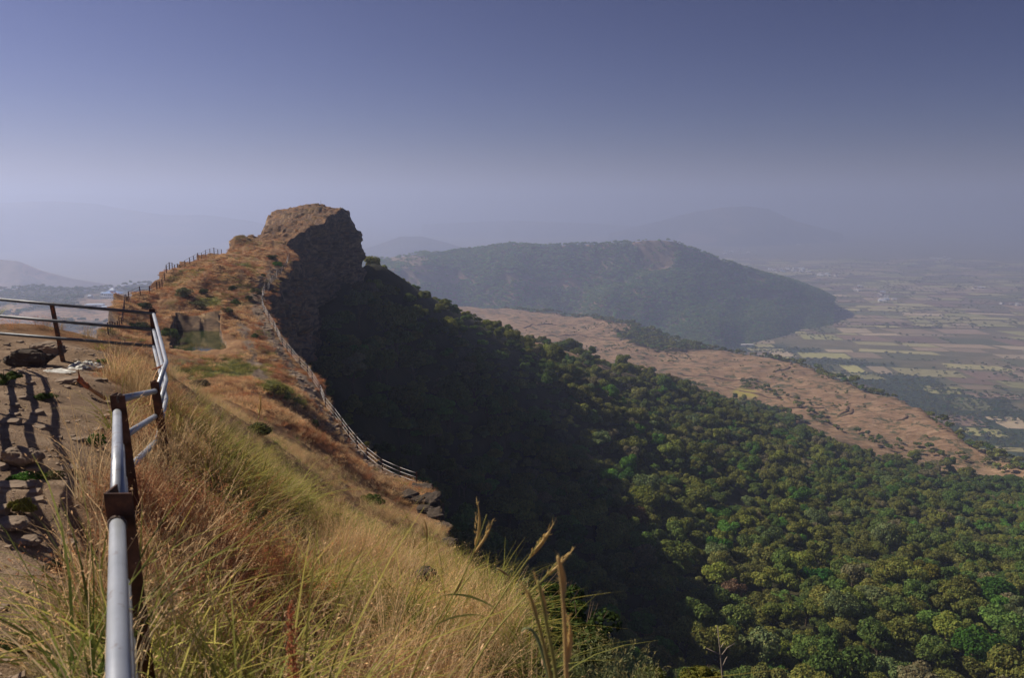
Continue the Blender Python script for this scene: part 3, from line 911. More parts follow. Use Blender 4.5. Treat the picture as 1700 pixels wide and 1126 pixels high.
tx, ty = jitter_grid(-110, 760, 70, 1300, 4.9)
tz = zhill(tx, ty)
tpx, tpy, tzc = proj(np.stack([tx, ty, tz], -1))
tr = np.hypot(tx, ty)
iw = in_wood(tpx, tpy) + 12 * fbm(tx / 45, ty / 45, 9, 3)
ok = (iw > 0) & (tpx > 480) & (tpx < 2050) & ((tx > x_right(np.clip(ty, 0, 245)) + 4) | (ty > 262)) & (tr < 1100) & (tpy < 1500)
ok &= ~((np.hypot((tpx - 1240) / 55, (tpy - 838) / 14) < 1) & (RNG.random(len(tx)) < 0.85))     # a small grassy gap
ok &= fbm(tx / 18, ty / 18, 33, 2) > -1.05
tx, ty, tz, tpx, tpy, tr = [v[ok] for v in (tx, ty, tz, tpx, tpy, tr)]
n = len(tx)
patch_n = fbm(tx / 60, ty / 60, 14, 2)
hidx = RNG.choice(len(HUES), n, p=HUEP)
hidx = np.where((patch_n > 0.5) & (RNG.random(n) < 0.5), 4, hidx)
tscl = RNG.lognormal(-0.26, 0.28, n).clip(0.4, 1.45) * np.interp(tr, [100, 700], [1.0, 0.9]) * np.where(tpx < 900, np.interp(tpy - 0.52 * (tpx - 600), [430, 600], [0.62, 1.0]), 1.0)
tasp = RNG.uniform(0.75, 1.4, n)
kind = RNG.integers(0, len(CROWNS), n)
trot = RNG.uniform(0, 6.28, n)

crown_mesh = [mesh_np('crown_shape', *c[:2], None, m_leaf_o, False, None, c[2]) for c in CROWNS]
trunk_mesh = [trunk_mb(300 + k).build('trunk_shape', m_bark) for k in range(4)]
for o in crown_mesh + trunk_mesh:
    COL.objects.unlink(o)

def make_tree(loc, k, scl, asp, rz, color, label, group, name='tree'):
    t = empty(name, loc, label, 'tree', group, rz)
    t.scale = (scl, scl, scl * asp)
    c = bpy.data.objects.new('crown', crown_mesh[k].data)
    r = bpy.data.objects.new('trunk', trunk_mesh[k % 4].data)
    for o in (c, r):
        COL.objects.link(o)
        o.parent = t
    c.color = (*color, 1)
    return t

# trees of the photograph that stand out by colour
STAR = [((1190, 925), 250, 1.0, (0.06, 0.16, 0.022), 'vivid green round tree standing at the edge of the ridge shadow'),
        ((1525, 985), 222, 1.15, (0.145, 0.135, 0.022), 'large yellow-green tree glowing among olive crowns in the sunlit wood'),
        ((1620, 1110), 178, 1.15, (0.06, 0.14, 0.02), 'bright green tree at the bottom edge of the wood, nearest the corner'),
        ((1040, 810), 275, 0.95, (0.055, 0.13, 0.03), 'flat-topped light green tree just outside the ridge shadow'),
        ((940, 745), 300, 1.0, (0.12, 0.135, 0.085), 'silvery grey-green tree on the shadow line in the middle of the wood'),
        ((1355, 985), 225, 0.9, (0.045, 0.15, 0.03), 'emerald green tree between dull olive crowns'),
        ((1450, 835), 345, 0.8, (0.14, 0.14, 0.03), 'small lime-yellow tree high in the sunlit wood'),
        ((1650, 1010), 215, 1.2, (0.05, 0.12, 0.02), 'broad fresh green tree near the right end of the wood'),
        ((735, 805), 98, 0.85, (0.075, 0.10, 0.012), 'yellow-green tree growing just below the end of the cliff railing'),
        ((1205, 1010), 205, 0.8, (0.20, 0.125, 0.075), 'bare pinkish brown tree catching light inside the ridge shadow'),
        ((1045, 870), 245, 0.9, (0.13, 0.07, 0.03), 'rusty brown tree in the shadow beside green crowns'),
        ((960, 930), 190, 1.0, (0.03, 0.11, 0.02), 'fresh green tree deep inside the ridge shadow')]
taken = np.zeros(n, bool)
for k, ((px, py), Y0, sc, colr, lab) in enumerate(STAR):
    d_ = (tpx - px) ** 2 + (tpy - py - 12) ** 2 + taken * 1e9
    j = int(np.argmin(d_))
    taken[j] = True
    make_tree((tx[j], ty[j], tz[j]), k % 8, sc * 1.2, 1.1, trot[j], colr, lab, None)
    near_ = (np.hypot(tx - tx[j], ty - ty[j]) < 5.5 * sc) & ~taken
    tz[near_] = -1e3                                        # nothing grows through these
ok = tz > -500
sil_y = np.array([300, 340, 440, 640, 700, 790, 840, 930, 1000, 1126, 1500.])
sil_x = np.array([600, 600, 600, 555, 640, 700, 735, 765, 850, 1010, 1300.])
vis = ok & ~taken & (tpx > np.interp(tpy - 25, sil_y, sil_x) + 8) & (tpx > -20) & (tpx < 1730) & (tpy > 300) & (tpy < 1170)
order = np.argsort(np.where(vis, tr / tscl, 1e9))
near_ids = order[:300 - len(STAR)]
cand = np.where(vis)[0]
for j in near_ids:
    col_ = HUES[hidx[j]] * RNG.uniform(0.8, 1.25) * [1, RNG.uniform(.92, 1.08), 1]
    shade = (tpx[j] - 850) * 0.92 < (tpy[j] - 590) * 0.8
    if shade:
        place = 'ridge shadow ' + ('under cliff wall' if tpy[j] < 700 else 'behind railing end' if tpx[j] < 860 else 'behind tall stalks' if tpy[j] < 960 else 'by pale bush' if tpx[j] < 1080 else 'above bare sapling')
    else:
        place = 'sunlit wood ' + ('near shadow edge' if tpx[j] - 850 < (tpy[j] - 590) * 0.87 + 130 else 'at bottom edge' if tpy[j] > 1050 else 'near yellow-green tree' if tpy[j] > 930 else 'higher up the slope')
    d_ = np.hypot(tx[cand] - tx[j], ty[cand] - ty[j]); d_[cand == j] = 1e9
    nb = cand[int(np.argmin(d_))]
    size = 'small' if tscl[j] < 0.85 else 'large' if tscl[j] > 1.15 else 'middling'
    shape = 'tall' if tasp[j] > 1.1 else 'flat-topped' if tasp[j] < 0.93 else 'rounded'
    make_tree((tx[j], ty[j], tz[j]), kind[j], tscl[j], tasp[j], trot[j], col_,
              '%s %s %s tree by %s one, %s' % (size, shape, HUENAME[hidx[j]], HUENAME[hidx[nb]], place), 'trees of the wood below the cliff')
taken[near_ids] = True
alike = {}
for o in COL.objects:
    if o.get('category') == 'tree':
        alike.setdefault(o['label'], []).append(o)
for lab, os_ in alike.items():
    if len(os_) > 1:
        os_.sort(key=lambda o: float(proj(np.array(o.location))[0]))
        words_ = ['leftmost', 'rightmost'] if len(os_) == 2 else ['leftmost', 'middle', 'rightmost'] if len(os_) == 3 else None
        if words_:
            for o, w_ in zip(os_, words_):
                o['label'] = '%s %s' % (w_, lab)
rest = ok & ~taken
src = [source_mesh('tree_kind_%02d' % k, c[0], c[1], c[2], m_leaf_i) for k, c in enumerate(CROWNS)]
src += [source_mesh('tree_kind_%02d' % (8 + k), c[0], c[1], c[2], m_leaf_i) for k, c in enumerate(LOWCROWNS)]

def massed(name, label, x, y, z, sc, hue, lowpoly=True, asp=None):
    n_ = len(x)
    k = RNG.integers(8, 12, n_) if lowpoly else RNG.integers(0, 8, n_)
    r_ = np.zeros((n_, 3)); r_[:, 2] = RNG.uniform(0, 6.28, n_)
    s3 = np.repeat(np.asarray(sc)[:, None], 3, 1)
    if asp is not None:
        s3[:, 2] *= asp
    return scatter(name, label, np.stack([x, y, z], -1), r_, s3, k, hue, src)

hue_r = HUES[hidx[rest]] * RNG.uniform(0.8, 1.2, rest.sum())[:, None]
massed('wood', 'dense dry-season wood covering the hillside below the cliffs', tx[rest], ty[rest], tz[rest] - 0.6, tscl[rest], hue_r, False, tasp[rest])

# scrub and small trees scattered over the shelf, its rim and the grove on its edge
bx, by = jitter_grid(-20, 900, 380, 1750, 7.0)
bz = zhill(bx, by)
bpx, bpy_, _ = proj(np.stack([bx, by, bz], -1))
br = np.hypot(bx, by)
bre = np.interp(np.arctan2(bx, by), RIM_AZ, RIM_R)
grove = np.hypot((bpx - 1130) / 100, (bpy_ - 560) / 22) < 1 + 0.25 * fbm(bx / 30, by / 30, 2, 2)
rimw = (br > bre - 25 + 30 * fbm(bx / 60, by / 60, 5, 2)) & (br < bre + 330)
sparse = (fbm(bx / 55, by / 55, 15, 3) > 0.50) & (RNG.random(len(bx)) < 0.5) | (RNG.random(len(bx)) < 0.035)
strip = (np.abs(in_wood(bpx, bpy_) + 26 + 10 * fbm(bx / 40, by / 40, 19, 2)) < 7) & (bpx > 1230) & (RNG.random(len(bx)) < 0.75)
p_ = RNG.random(len(bx))
ok = (in_wood(bpx, bpy_) < 2) & (bpx > 600) & (bpx < 1850) & ((grove & (p_ < 0.8)) | (rimw & (p_ < 0.9)) | sparse | strip)
sc_ = np.where(grove | rimw, 0.85, np.where(strip, 0.62, 0.36))[ok] * RNG.lognormal(0, 0.25, ok.sum())
hu = HUES[RNG.choice(9, ok.sum(), p=HUEP)] * RNG.uniform(0.7, 1.2, ok.sum())[:, None]
massed('scrub', 'scattered scrub and small trees on the brown shelf and along its rim', bx[ok], by[ok], bz[ok] - 1.2 * sc_, sc_, hu)

# woods on the middle hill
nu_, nv_ = MID.shape[:2]
nt2 = 30000
iu, iv = RNG.uniform(0, nu_ - 1.01, nt2), RNG.uniform(0.02, 0.60, nt2) * (nv_ - 1)
i0, j0 = iu.astype(int), iv.astype(int)
fu, fv = (iu - i0)[:, None], (iv - j0)[:, None]
MP = (MID[i0, j0] * (1 - fu) + MID[i0 + 1, j0] * fu) * (1 - fv) + (MID[i0, j0 + 1] * (1 - fu) + MID[i0 + 1, j0 + 1] * fu) * fv
mx, my, _ = proj(MP)
bare = np.minimum.reduce([np.hypot((mx - 1096) / 50, (my - 404) / 15), np.hypot((mx - 1088) / 30, (my - 424) / 22), np.hypot((mx - 675) / 38, (my - 432) / 9), np.hypot((mx - 715) / 50, (my - 458) / 16), np.hypot((mx - 850) / 24, (my - 462) / 6),
                          np.hypot((mx - 930) / 40, (my - 472) / 7), np.hypot((mx - 1265) / 45, (my - 492) / 9)])
ok = (bare > 1.05 + 0.25 * fbm(MP[:, 0] / 60, MP[:, 1] / 60, 3, 3)) | (RNG.random(nt2) < 0.12)
ok &= fbm(MP[:, 0] / 150, MP[:, 1] / 150, 23, 3) < 1.05
MP = MP[ok]
hu = HUES[RNG.choice(9, len(MP), p=HUEP)] * RNG.uniform(1.15, 1.65, len(MP))[:, None] * np.array([.85, 1.05, .95])
massed('hill_wood', 'hazy wood covering the middle hill', MP[:, 0], MP[:, 1], MP[:, 2] - 2, RNG.uniform(0.9, 1.8, len(MP)), hu)

# trees on the left shelf
qx, qy = jitter_grid(-1500, -150, 900, 2300, 15.0)
qz = zleft(qx, qy)
qpx, qpy, _ = proj(np.stack([qx, qy, qz], -1))
wd = (qpy < 516 + 10 * fbm(qx / 80, qy / 80, 3, 3)) & (np.hypot((qpx - 186) / 52, (qpy - 502) / 19) > 1) | ((fbm(qx / 90, qy / 90, 8, 4) > 0.35) & (np.hypot((qpx - 186) / 52, (qpy - 502) / 19) > 1)) | ((RNG.random(len(qx)) < 0.05) & (np.hypot((qpx - 186) / 52, (qpy - 502) / 19) > 1))
ok = wd & (qpx > -60) & (qpx < 420)
hu = HUES[RNG.choice(9, ok.sum(), p=HUEP)] * RNG.uniform(0.7, 1.15, ok.sum())[:, None]
massed('shelf_wood', 'hazy trees on the lower shelf beyond the left railing', qx[ok], qy[ok], qz[ok] - 1, RNG.uniform(0.8, 1.5, ok.sum()), hu)

# ------------------------------------------------------------------ farmland
m, nt, b = new_mat('crop')
oc = objcoord(nt)
cc = mix(nt, 1.0, tone_attr(nt), ramp(nt, noise(nt, 0.03, 5, 0.65, oc), [(0.35, (0.86, 0.86, 0.86)), (0.65, (1.08, 1.08, 1.08))]), 'MULTIPLY')
nt.links.new(cc, b.inputs['Base Color'])
m_crop = m
CROPS = [(0.42, 0.37, 0.16), (0.50, 0.39, 0.24), (0.38, 0.28, 0.17), (0.24, 0.16, 0.105), (0.33, 0.31, 0.12), (0.16, 0.16, 0.065), (0.44, 0.41, 0.15), (0.34, 0.24, 0.16)]
cells = []
ang = 0.12
ca, sa = math.cos(ang), math.sin(ang)
v_ = 900.0
while v_ < 6200:
    dv = RNG.uniform(34, 95) * (1 + v_ / 12000)
    u_ = -400.0 + RNG.uniform(0, 80)
    while u_ < 5000:
        du = RNG.uniform(45, 140) * (1 + v_ / 14000)
        cells.append((u_, v_, du, dv))
        u_ += du + RNG.uniform(4, 12)
    v_ += dv + RNG.uniform(4, 9)
fields = []
for u_, v_, du, dv in cells:
    cx_, cy_ = ca * (u_ + du / 2) + sa * (v_ + dv / 2), -sa * (u_ + du / 2) + ca * (v_ + dv / 2)
    px, py, zc = proj((cx_, cy_, 0))
    if not (1150 < px < 1800 and py < 800 and py > 398):
        continue
    dens = 0.66 + 0.25 * float(vnoise(cx_ / 700, cy_ / 700, 3))
    if RNG.random() > dens or (py > 655 and px < 1550):
        continue
    sk = RNG.uniform(-0.15, 0.15) * du
    pts = [(u_ + RNG.uniform(0, 8), v_ + RNG.uniform(0, 8)), (u_ + du - RNG.uniform(0, 8), v_ + RNG.uniform(0, 10)), (u_ + du + sk - RNG.uniform(0, 8), v_ + dv - RNG.uniform(0, 10)), (u_ + sk, v_ + dv - RNG.uniform(0, 8))]
    pts = np.array([(ca * p + sa * q, -sa * p + ca * q) for p, q in pts])
    pts = pts + np.stack([30 * fbm(pts[:, 0] / 700, pts[:, 1] / 700, 71, 2), 60 * fbm(pts[:, 0] / 800, pts[:, 1] / 700, 72, 2)], -1) + [0, RNG.uniform(-18, 18)]
    cr = np.array(CROPS[RNG.choice(8, p=[.22, .17, .12, .13, .10, .08, .10, .08])]) * RNG.uniform(0.75, 1.25)
    fields.append((cy_, pts, cr))
fields.sort(key=lambda f: f[0])

def field_mb(mb, pts, cr, cy_):
    m2 = pts.mean(0)
    P2 = (pts - m2) * 0.985 + m2
    base_z = PLAIN - 1.0
    zz = float(base_z) + (1.6 if cy_ > 2600 else 0.5)
    mb.add(np.concatenate([np.c_[pts, np.full(4, zz - 6)], np.c_[P2, np.full(4, zz)]]), [[0, 1, 5, 4], [1, 2, 6, 5], [2, 3, 7, 6], [3, 0, 4, 7], [4, 5, 6, 7]], None, cr)

for cy_, pts, cr in fields[:290]:
    mb = MB()
    field_mb(mb, pts, cr, cy_)
    mb.build('field', m_crop, plain)
mb = MB()
for cy_, pts, cr in fields[290:]:
    field_mb(mb, pts, cr, cy_)
if mb.n:
    tag(mb.build('far_fields', m_crop, plain), kind='stuff')

# hedgerow trees and copses of the plain
hx, hy = [], []
for cy_, pts, cr in fields[::2]:
    for k in range(4):
        a_, c_ = pts[k], pts[(k + 1) % 4]
        if RNG.random() < 0.28:
            for t in np.arange(RNG.uniform(0, .3), 1, RNG.uniform(0.05, 0.12)):
                if RNG.random() < 0.6:
                    q = a_ + (c_ - a_) * t + RNG.normal(0, 3, 2)
                    hx.append(q[0]); hy.append(q[1])
gx, gy = jitter_grid(200, 3600, 1000, 6500, 26.0)
cop = (fbm(gx / 260, gy / 160, 63, 3) > 0.42) & (RNG.random(len(gx)) < 0.6)
gpx, gpy, _ = proj(np.stack([gx, gy, gx * 0], -1))
cop = cop & (gpx > 1100) & (gpx < 1800)
g2x, g2y = jitter_grid(250, 2400, 850, 2300, 12.0)
g2px, g2py, _ = proj(np.stack([g2x, g2y, g2x * 0], -1))
foot = (foot_wood(g2x, g2y) < 0) & (fbm(g2x / 120, g2y / 70, 64, 3) > -0.6) & (RNG.random(len(g2x)) < 0.85) & (g2px > 1150) & (g2px < 1850)
g3x, g3y = jitter_grid(450, 1600, 1900, 3500, 17.0)
g3px, g3py, _ = proj(np.stack([g3x, g3y, g3x * 0], -1))
hem = (g3px > 1130) & (g3px < 1450) & (g3py > 490) & (g3py < 590) & (fbm(g3x / 150, g3y / 110, 68, 3) > -0.1 + 1.6 * np.clip((np.hypot((g3px - 1240) / 150, (g3py - 535) / 38) - 0.8), 0, 1)) & (RNG.random(len(g3x)) < 0.8)
hx, hy = np.r_[hx, gx[cop], g2x[foot], g3x[hem]], np.r_[hy, gy[cop], g2y[foot], g3y[hem]]
hu = HUES[RNG.choice(9, len(hx), p=HUEP)] * RNG.uniform(0.6, 1.0, len(hx))[:, None]
massed('farm_trees', 'hedgerow trees and copses between the fields of the plain', hx, hy, np.zeros(len(hx)) - 2.0, RNG.uniform(0.5, 1.35, len(hx)), hu)

# ------------------------------------------------------------------ grass of the ridge
def blades(mb, n, h, w, lean, droop, spread, seed, seeds=0, seed_size=0.012, seg=4, tip=(1.15, 1.05, .9), base=(.75, .8, .75), seedc=(1.15, 1.0, .85)):
    rs = np.random.default_rng(seed)
    for k in range(n):
        a_ = rs.uniform(0, 6.28)
        hh = h * rs.uniform(0.5, 1.05)
        r0 = spread * math.sqrt(rs.random())
        p0 = np.array([math.cos(a_) * r0, math.sin(a_) * r0, -0.03])
        b_ = a_ + rs.normal(0, 0.8)
        out = np.array([math.cos(b_), math.sin(b_), 0])
        l0 = abs(rs.normal(0, lean))
        dr = droop * rs.uniform(0.3, 1.6)
        t = np.linspace(0, 1, seg + 1)
        pts = p0 + out * ((l0 * t + dr * t ** 2.3) * hh)[:, None] + np.array([0, 0, 1.0]) * (hh * (t - 0.55 * dr * t ** 2.6) * math.cos(min(l0, 1)))[:, None]
        side = np.array([-out[1], out[0], 0]) * math.cos(rs.uniform(0, 3.1)) + out * 0.5
        side /= np.linalg.norm(side)
        ww = w * rs.uniform(0.6, 1.3) * (1 - t ** 2 * 0.9)
        V = np.stack([pts - side * ww[:, None] / 2, pts + side * ww[:, None] / 2], 1).reshape(-1, 3)
        i = np.arange(seg) * 2
        Q = np.stack([i, i + 1, i + 3, i + 2], -1)
        tn = rs.uniform(0.7, 1.3)
        C_ = (np.array(base)[None] * (1 - t[:, None]) + np.array(tip)[None] * t[:, None]) * tn
        mb.v.append(V); mb.q.append(Q + mb.n); mb.c.append(np.repeat(C_, 2, 0)); mb.n += len(V)
        if seeds:
            q = rs.integers(seg - 1, seg + 1, seeds)
            f = rs.random(seeds)[:, None]
            P = pts[q - 1] * (1 - f) + pts[q] * f + rs.normal(0, seed_size * .9, (seeds, 3))
            d = rs.normal(size=(seeds, 3))
            d /= np.linalg.norm(d, axis=1)[:, None]
            e_ = np.cross(d, rs.normal(size=(seeds, 3)))
            e_ /= np.linalg.norm(e_, axis=1)[:, None]
            s_ = seed_size * rs.uniform(.5, 1.3, (seeds, 1))
            V = np.stack([P - d * s_ * 1.5, P + e_ * s_ * .4, P + d * s_ * 1.5, P - e_ * s_ * .4], 1).reshape(-1, 3)
            mb.v.append(V); mb.q.append(np.arange(seeds * 4).reshape(-1, 4) + mb.n)
            mb.c.append(np.array(seedc)[None] * rs.uniform(.7, 1.4, (seeds, 1)).repeat(4, 0)); mb.n += len(V)

def tuft(name, *args, **kw):
    mb = MB()
    blades(mb, *args, **kw)
    return source_mesh(name, np.concatenate(mb.v), np.concatenate(mb.q), np.concatenate(mb.c), m_grass_i)

TUFT = []
for k in range(3): TUFT.append(tuft('tuft_%02d' % k, 36, 0.85, 0.0068, 0.22, 0.35, 0.12, 400 + k, seeds=6, seed_size=0.0075))
for k in range(3): TUFT.append(tuft('tuft_%02d' % (3 + k), 46, 0.55, 0.0045, 0.35, 0.30, 0.16, 410 + k, seeds=14, seed_size=0.0075, tip=(1.1, 1, .9)))
for k in range(3): TUFT.append(tuft('tuft_%02d' % (6 + k), 34, 0.95, 0.0118, 0.30, 0.75, 0.10, 420 + k, seg=5, tip=(1.7, 1.35, 1.0), base=(.7, .85, .7)))
for k in range(2): TUFT.append(tuft('tuft_%02d' % (9 + k), 40, 0.20, 0.006, 0.5, 0.4, 0.16, 430 + k, seg=3))
for k in range(3): TUFT.append(tuft('tuft_%02d' % (11 + k), 60, 0.55, 0.016, 0.35, 0.35, 0.42, 440 + k, seg=3, seeds=4, seed_size=0.03))
for k in range(2): TUFT.append(tuft('tuft_%02d' % (14 + k), 60, 0.38, 0.03, 0.45, 0.35, 0.65, 450 + k, seg=2, seeds=3, seed_size=0.045))

A00, A10, A01, A11 = G[:-1, :-1], G[1:, :-1], G[:-1, 1:], G[1:, 1:]
fn = np.cross(A11 - A00, A01 - A10)
fa = np.linalg.norm(fn, axis=-1) * 0.5
nz = np.abs(fn[..., 2]) / (fa * 2 + 1e-9)
fc = (A00 + A11) * 0.5
fd, fg, fp, fr_ = zones(fc[..., 0], fc[..., 1])
fpm = pool_mask(fc[..., 0], fc[..., 1])
colid = np.arange(ncol - 1)[None, :]
is_top = (colid >= nl_) & (colid < nl_ + nt_)
fpx, fpy, fzc = proj(fc)
inview = (fpx > -200) & (fpx < 1500) & (fpy < 1500) & (fpy > 250)
fy = fc[..., 1]
clump = sm(fbm(fc[..., 0] / 0.7, fy / 0.7, 71, 3), -0.35, 0.35) * 0.92 + 0.08
clump = np.where(fy > 30, sm(fbm(fc[..., 0] / 2.6, fy / 2.6, 72, 3), -0.7, 0.3) * .8 + .2, clump)
dens0 = inview * sm(nz, 0.42, 0.62) * clump * (1 - 0.965 * fd) * (1 - 0.9 * fp) * (fpm > np.where(fy < POOL[1], 2.4, 0.35)) * np.interp(fy, [100, 140, 172, 190], [1, .75, .6, .25])
dens0 *= np.where(is_top, 1.0, np.where(colid > nl_, 0.5, 0.4))

def sow(y0, y1, per_m2, cap):
    d = dens0 * per_m2 * ((fy >= y0) & (fy < y1)) * fa
    tot = d.sum()
    n_ = int(min(cap, tot))
    idx = RNG.choice(d.size, n_, p=(d / tot).ravel())
    i, j = np.unravel_index(idx, d.shape)
    u, v = RNG.random((n_, 1)), RNG.random((n_, 1))
    P = (A00[i, j] * (1 - u) + A10[i, j] * u) * (1 - v) + (A01[i, j] * (1 - u) + A11[i, j] * u) * v
    return P, fg[i, j], fr_[i, j], fd[i, j], nz[i, j]

STRAW, RED, GREEN = np.array((0.64, 0.47, 0.27)), np.array((0.48, 0.245, 0.125)), np.array((0.17, 0.215, 0.065))
PALE, PURPLE, LIME = np.array((0.72, 0.57, 0.38)), np.array((0.40, 0.23, 0.15)), np.array((0.36, 0.36, 0.11))
allP, allK, allS, allH, allR = [], [], [], [], []
for y0, y1, per, cap in ((1.3, 14, 44, 7500), (14, 46, 15, 11000), (46, 100, 6.0, 15000), (100, 262, 4.0, 20000)):
    P, g_, r_, d_, nz_ = sow(y0, y1, per, cap)
    P = P[np.hypot(np.hypot(P[:, 0], P[:, 1]), P[:, 2] - CZ) > 2.0]
    n_ = min(len(P), len(g_))
    if len(P) != len(g_):
        P, g_, r_, d_, nz_ = sow(y0, y1, per, cap)
        far_ok = np.hypot(np.hypot(P[:, 0], P[:, 1]), P[:, 2] - CZ) > 2.0
        P, g_, r_, d_, nz_ = P[far_ok], g_[far_ok], r_[far_ok], d_[far_ok], nz_[far_ok]
        n_ = len(P)
    q = RNG.random(n_)
    isg = q < np.where(y0 < 40, g_ * 0.68 + 0.06, g_ * 0.9)
    isr = ~isg & (RNG.random(n_) < (0.14 if y0 < 40 else 0.25) + 0.6 * r_)
    if y0 < 40:
        k_ = np.where(isg, 6, np.where(isr, 3, 0)) + RNG.integers(0, 3, n_)
        k_ = np.where((d_ > 0.4), 9 + RNG.integers(0, 2, n_), k_)
    elif y0 < 90:
        k_ = 11 + RNG.integers(0, 3, n_)
    else:
        k_ = 14 + RNG.integers(0, 2, n_)
    h_ = np.where(isg[:, None], GREEN + (LIME - GREEN) * RNG.random((n_, 1)), np.where(isr[:, None], RED + (PURPLE - RED) * (RNG.random((n_, 1)) ** 1.5), STRAW + (PALE - STRAW) * RNG.random((n_, 1))))
    if y0 >= 40:
        h_ = h_ * 0.88
    h_ = h_ * RNG.uniform(0.78, 1.28, (n_, 1)) * (1 + 0.22 * fbm(P[:, 0] / 1.1, P[:, 1] / 1.1, 91, 3))[:, None]
    s_ = RNG.lognormal(0, 0.22, n_).clip(.5, 1.6) * np.where(y0 < 40, np.interp(P[:, 1], [6, 14, 20, 30, 45], [0.8, 0.52, 0.5, 0.4, 0.32]) + 0.2 * vnoise(P[:, 0] / 1.7, P[:, 1] / 1.7, 81), 0.62)
    if y0 >= 100:
        s_ = s_ * np.interp(P[:, 1], [100, 165, 185], [1.0, 0.9, 0.6])
    allP.append(P - [0, 0, 0.02]); allK.append(k_); allH.append(h_)
    allS.append(np.stack([s_, s_, s_ * RNG.uniform(.8, 1.2, n_)], -1))
    allR.append(np.stack([RNG.normal(0, .12, n_), RNG.normal(0.09, .16, n_), np.zeros(n_)], -1))
P_ = np.concatenate(allP)
R_ = np.concatenate(allR)
# turn each tuft about its own axis by choosing the lean direction after the turn
turn = RNG.uniform(0, 6.28, len(P_))
lx, ly = R_[:, 0].copy(), R_[:, 1].copy()
R_[:, 0] = lx * np.cos(turn) + ly * np.sin(turn)
R_[:, 1] = -lx * np.sin(turn) + ly * np.cos(turn)
R_[:, 2] = turn
scatter('grass', 'dry straw, red and green grass covering the ridge', P_, R_, np.concatenate(allS), np.concatenate(allK), np.concatenate(allH), TUFT)

# loose stones and clods on the bare dirt, and small rocks on the ridge
mb = MB()
shp = [rock_shape(60 + k, 0, 0.7, 0.3, 0.6) for k in range(6)]
gy_ = 1.5 + 15.5 * RNG.random(9000) ** 1.4
gx_ = RNG.uniform(-13, -0.5, 9000)
gd_ = zones(gx_, gy_)[0]
gx_, gy_ = gx_[gd_ > .5], gy_[gd_ > .5]
gz_ = ztop(gx_, gy_)
for xx, yy, zz in zip(gx_, gy_, gz_):
    V, Q = shp[RNG.integers(6)]
    s_ = min(0.06, 0.006 * RNG.pareto(1.7) + 0.005)
    a_ = RNG.uniform(0, 6.28)
    M_ = np.array([[math.cos(a_), -math.sin(a_), 0], [math.sin(a_), math.cos(a_), 0], [0, 0, 1]])
    mb.add((V * s_ * [1.3, 1, .8]) @ M_.T + [xx, yy, zz + s_ * .1], Q)
tag(mb.build('rubble', m_stone), 'small stones and clods strewn over the bare dirt left of the railing', kind='stuff')

def yaw(o, P, rz=0.0):
    o.location = P
    o.rotation_euler = (0, 0, rz)
    return o

def on_ridge(px, py, Y, lift=0.0):
    p = at(px, py, Y)
    # follow the sight line until it meets the ground
    for _ in range(14):
        g_ = float(ztop(p[0], p[1])) if p[0] < x_right(p[1]) + 0.3 else p[2]
        if abs(p[2] - g_) < 0.02:
            break
        Y = Y + (p[2] - g_) * 0.9 / max(0.12, (CZ - p[2]) / Y + 0.1)
        Y = min(max(Y, 1.5), 250)
        p = at(px, py, Y)
    p[2] = (float(ztop(p[0], p[1])) if p[0] < x_right(p[1]) + 0.3 else p[2]) + lift
    return p

def boulder(px, py, Y, size, label, mat, seed, flat=0.6, name='boulder', group=None, rz=0.0, ang=.32, sink=.15):
    V, Q = rock_shape(seed, 7, flat, 0.32, ang)
    V = V * (1 + 0.05 * vnoise(V[:, 0] * 6, V[:, 1] * 6, V[:, 2] * 6 + seed)[:, None])
    mb = MB()
    mb.add(V * np.asarray(size) * 0.5, Q)
    o = mb.build(name, mat, None, False)
    p = on_ridge(px, py, Y)
    yaw(o, p + [0, 0, size[2] * flat * (0.5 - sink)], rz)
    return tag(o, label, 'rock', group)

boulder(50, 606, 14.4, (0.66, 0.42, 0.42), 'black boulder with a lit flat top near the left railing post', m_dark_stone, 1, 0.75)
boulder(76, 586, 15.4, (0.5, 0.4, 0.4), 'grey rounded stone just behind the black boulder', m_stone, 2)
boulder(38, 772, 6.9, (0.26, 0.2, 0.2), 'grey humped rock with dry grass on top on the dirt', m_stone, 3, 0.8)
boulder(20, 812, 6.2, (0.3, 0.16, 0.07), 'flat grey slab below the humped rock', m_stone, 4, 0.5)
boulder(112, 775, 6.8, (0.2, 0.14, 0.05), 'pale flat stone beside the end of the rail shadow', m_stone, 5, 0.5)
boulder(112, 636, 12.5, (0.32, 0.25, 0.12), 'pale ledge stone beside the orange stick', m_stone, 6, .6)
boulder(48, 905, 4.9, (0.13, 0.1, 0.08), 'dark clod of rock on the dirt near the left edge', m_stone, 7)
boulder(22, 880, 5.1, (0.18, 0.13, 0.11), 'brown clod at the left edge with a seedling beside it', m_stone, 17)
boulder(110, 905, 4.9, (0.13, 0.09, 0.06), 'grey embedded stone under the post', m_stone, 8)
boulder(703, 1000, 9.4, (0.36, 0.45, 0.55), 'dark rock showing through the grass on the slope', m_dark_stone, 9, .9, sink=.3)
boulder(765, 1005, 9.6, (0.42, 0.4, 0.45), 'second dark rock among purple grass right of the first', m_dark_stone, 10, .9, sink=.3)
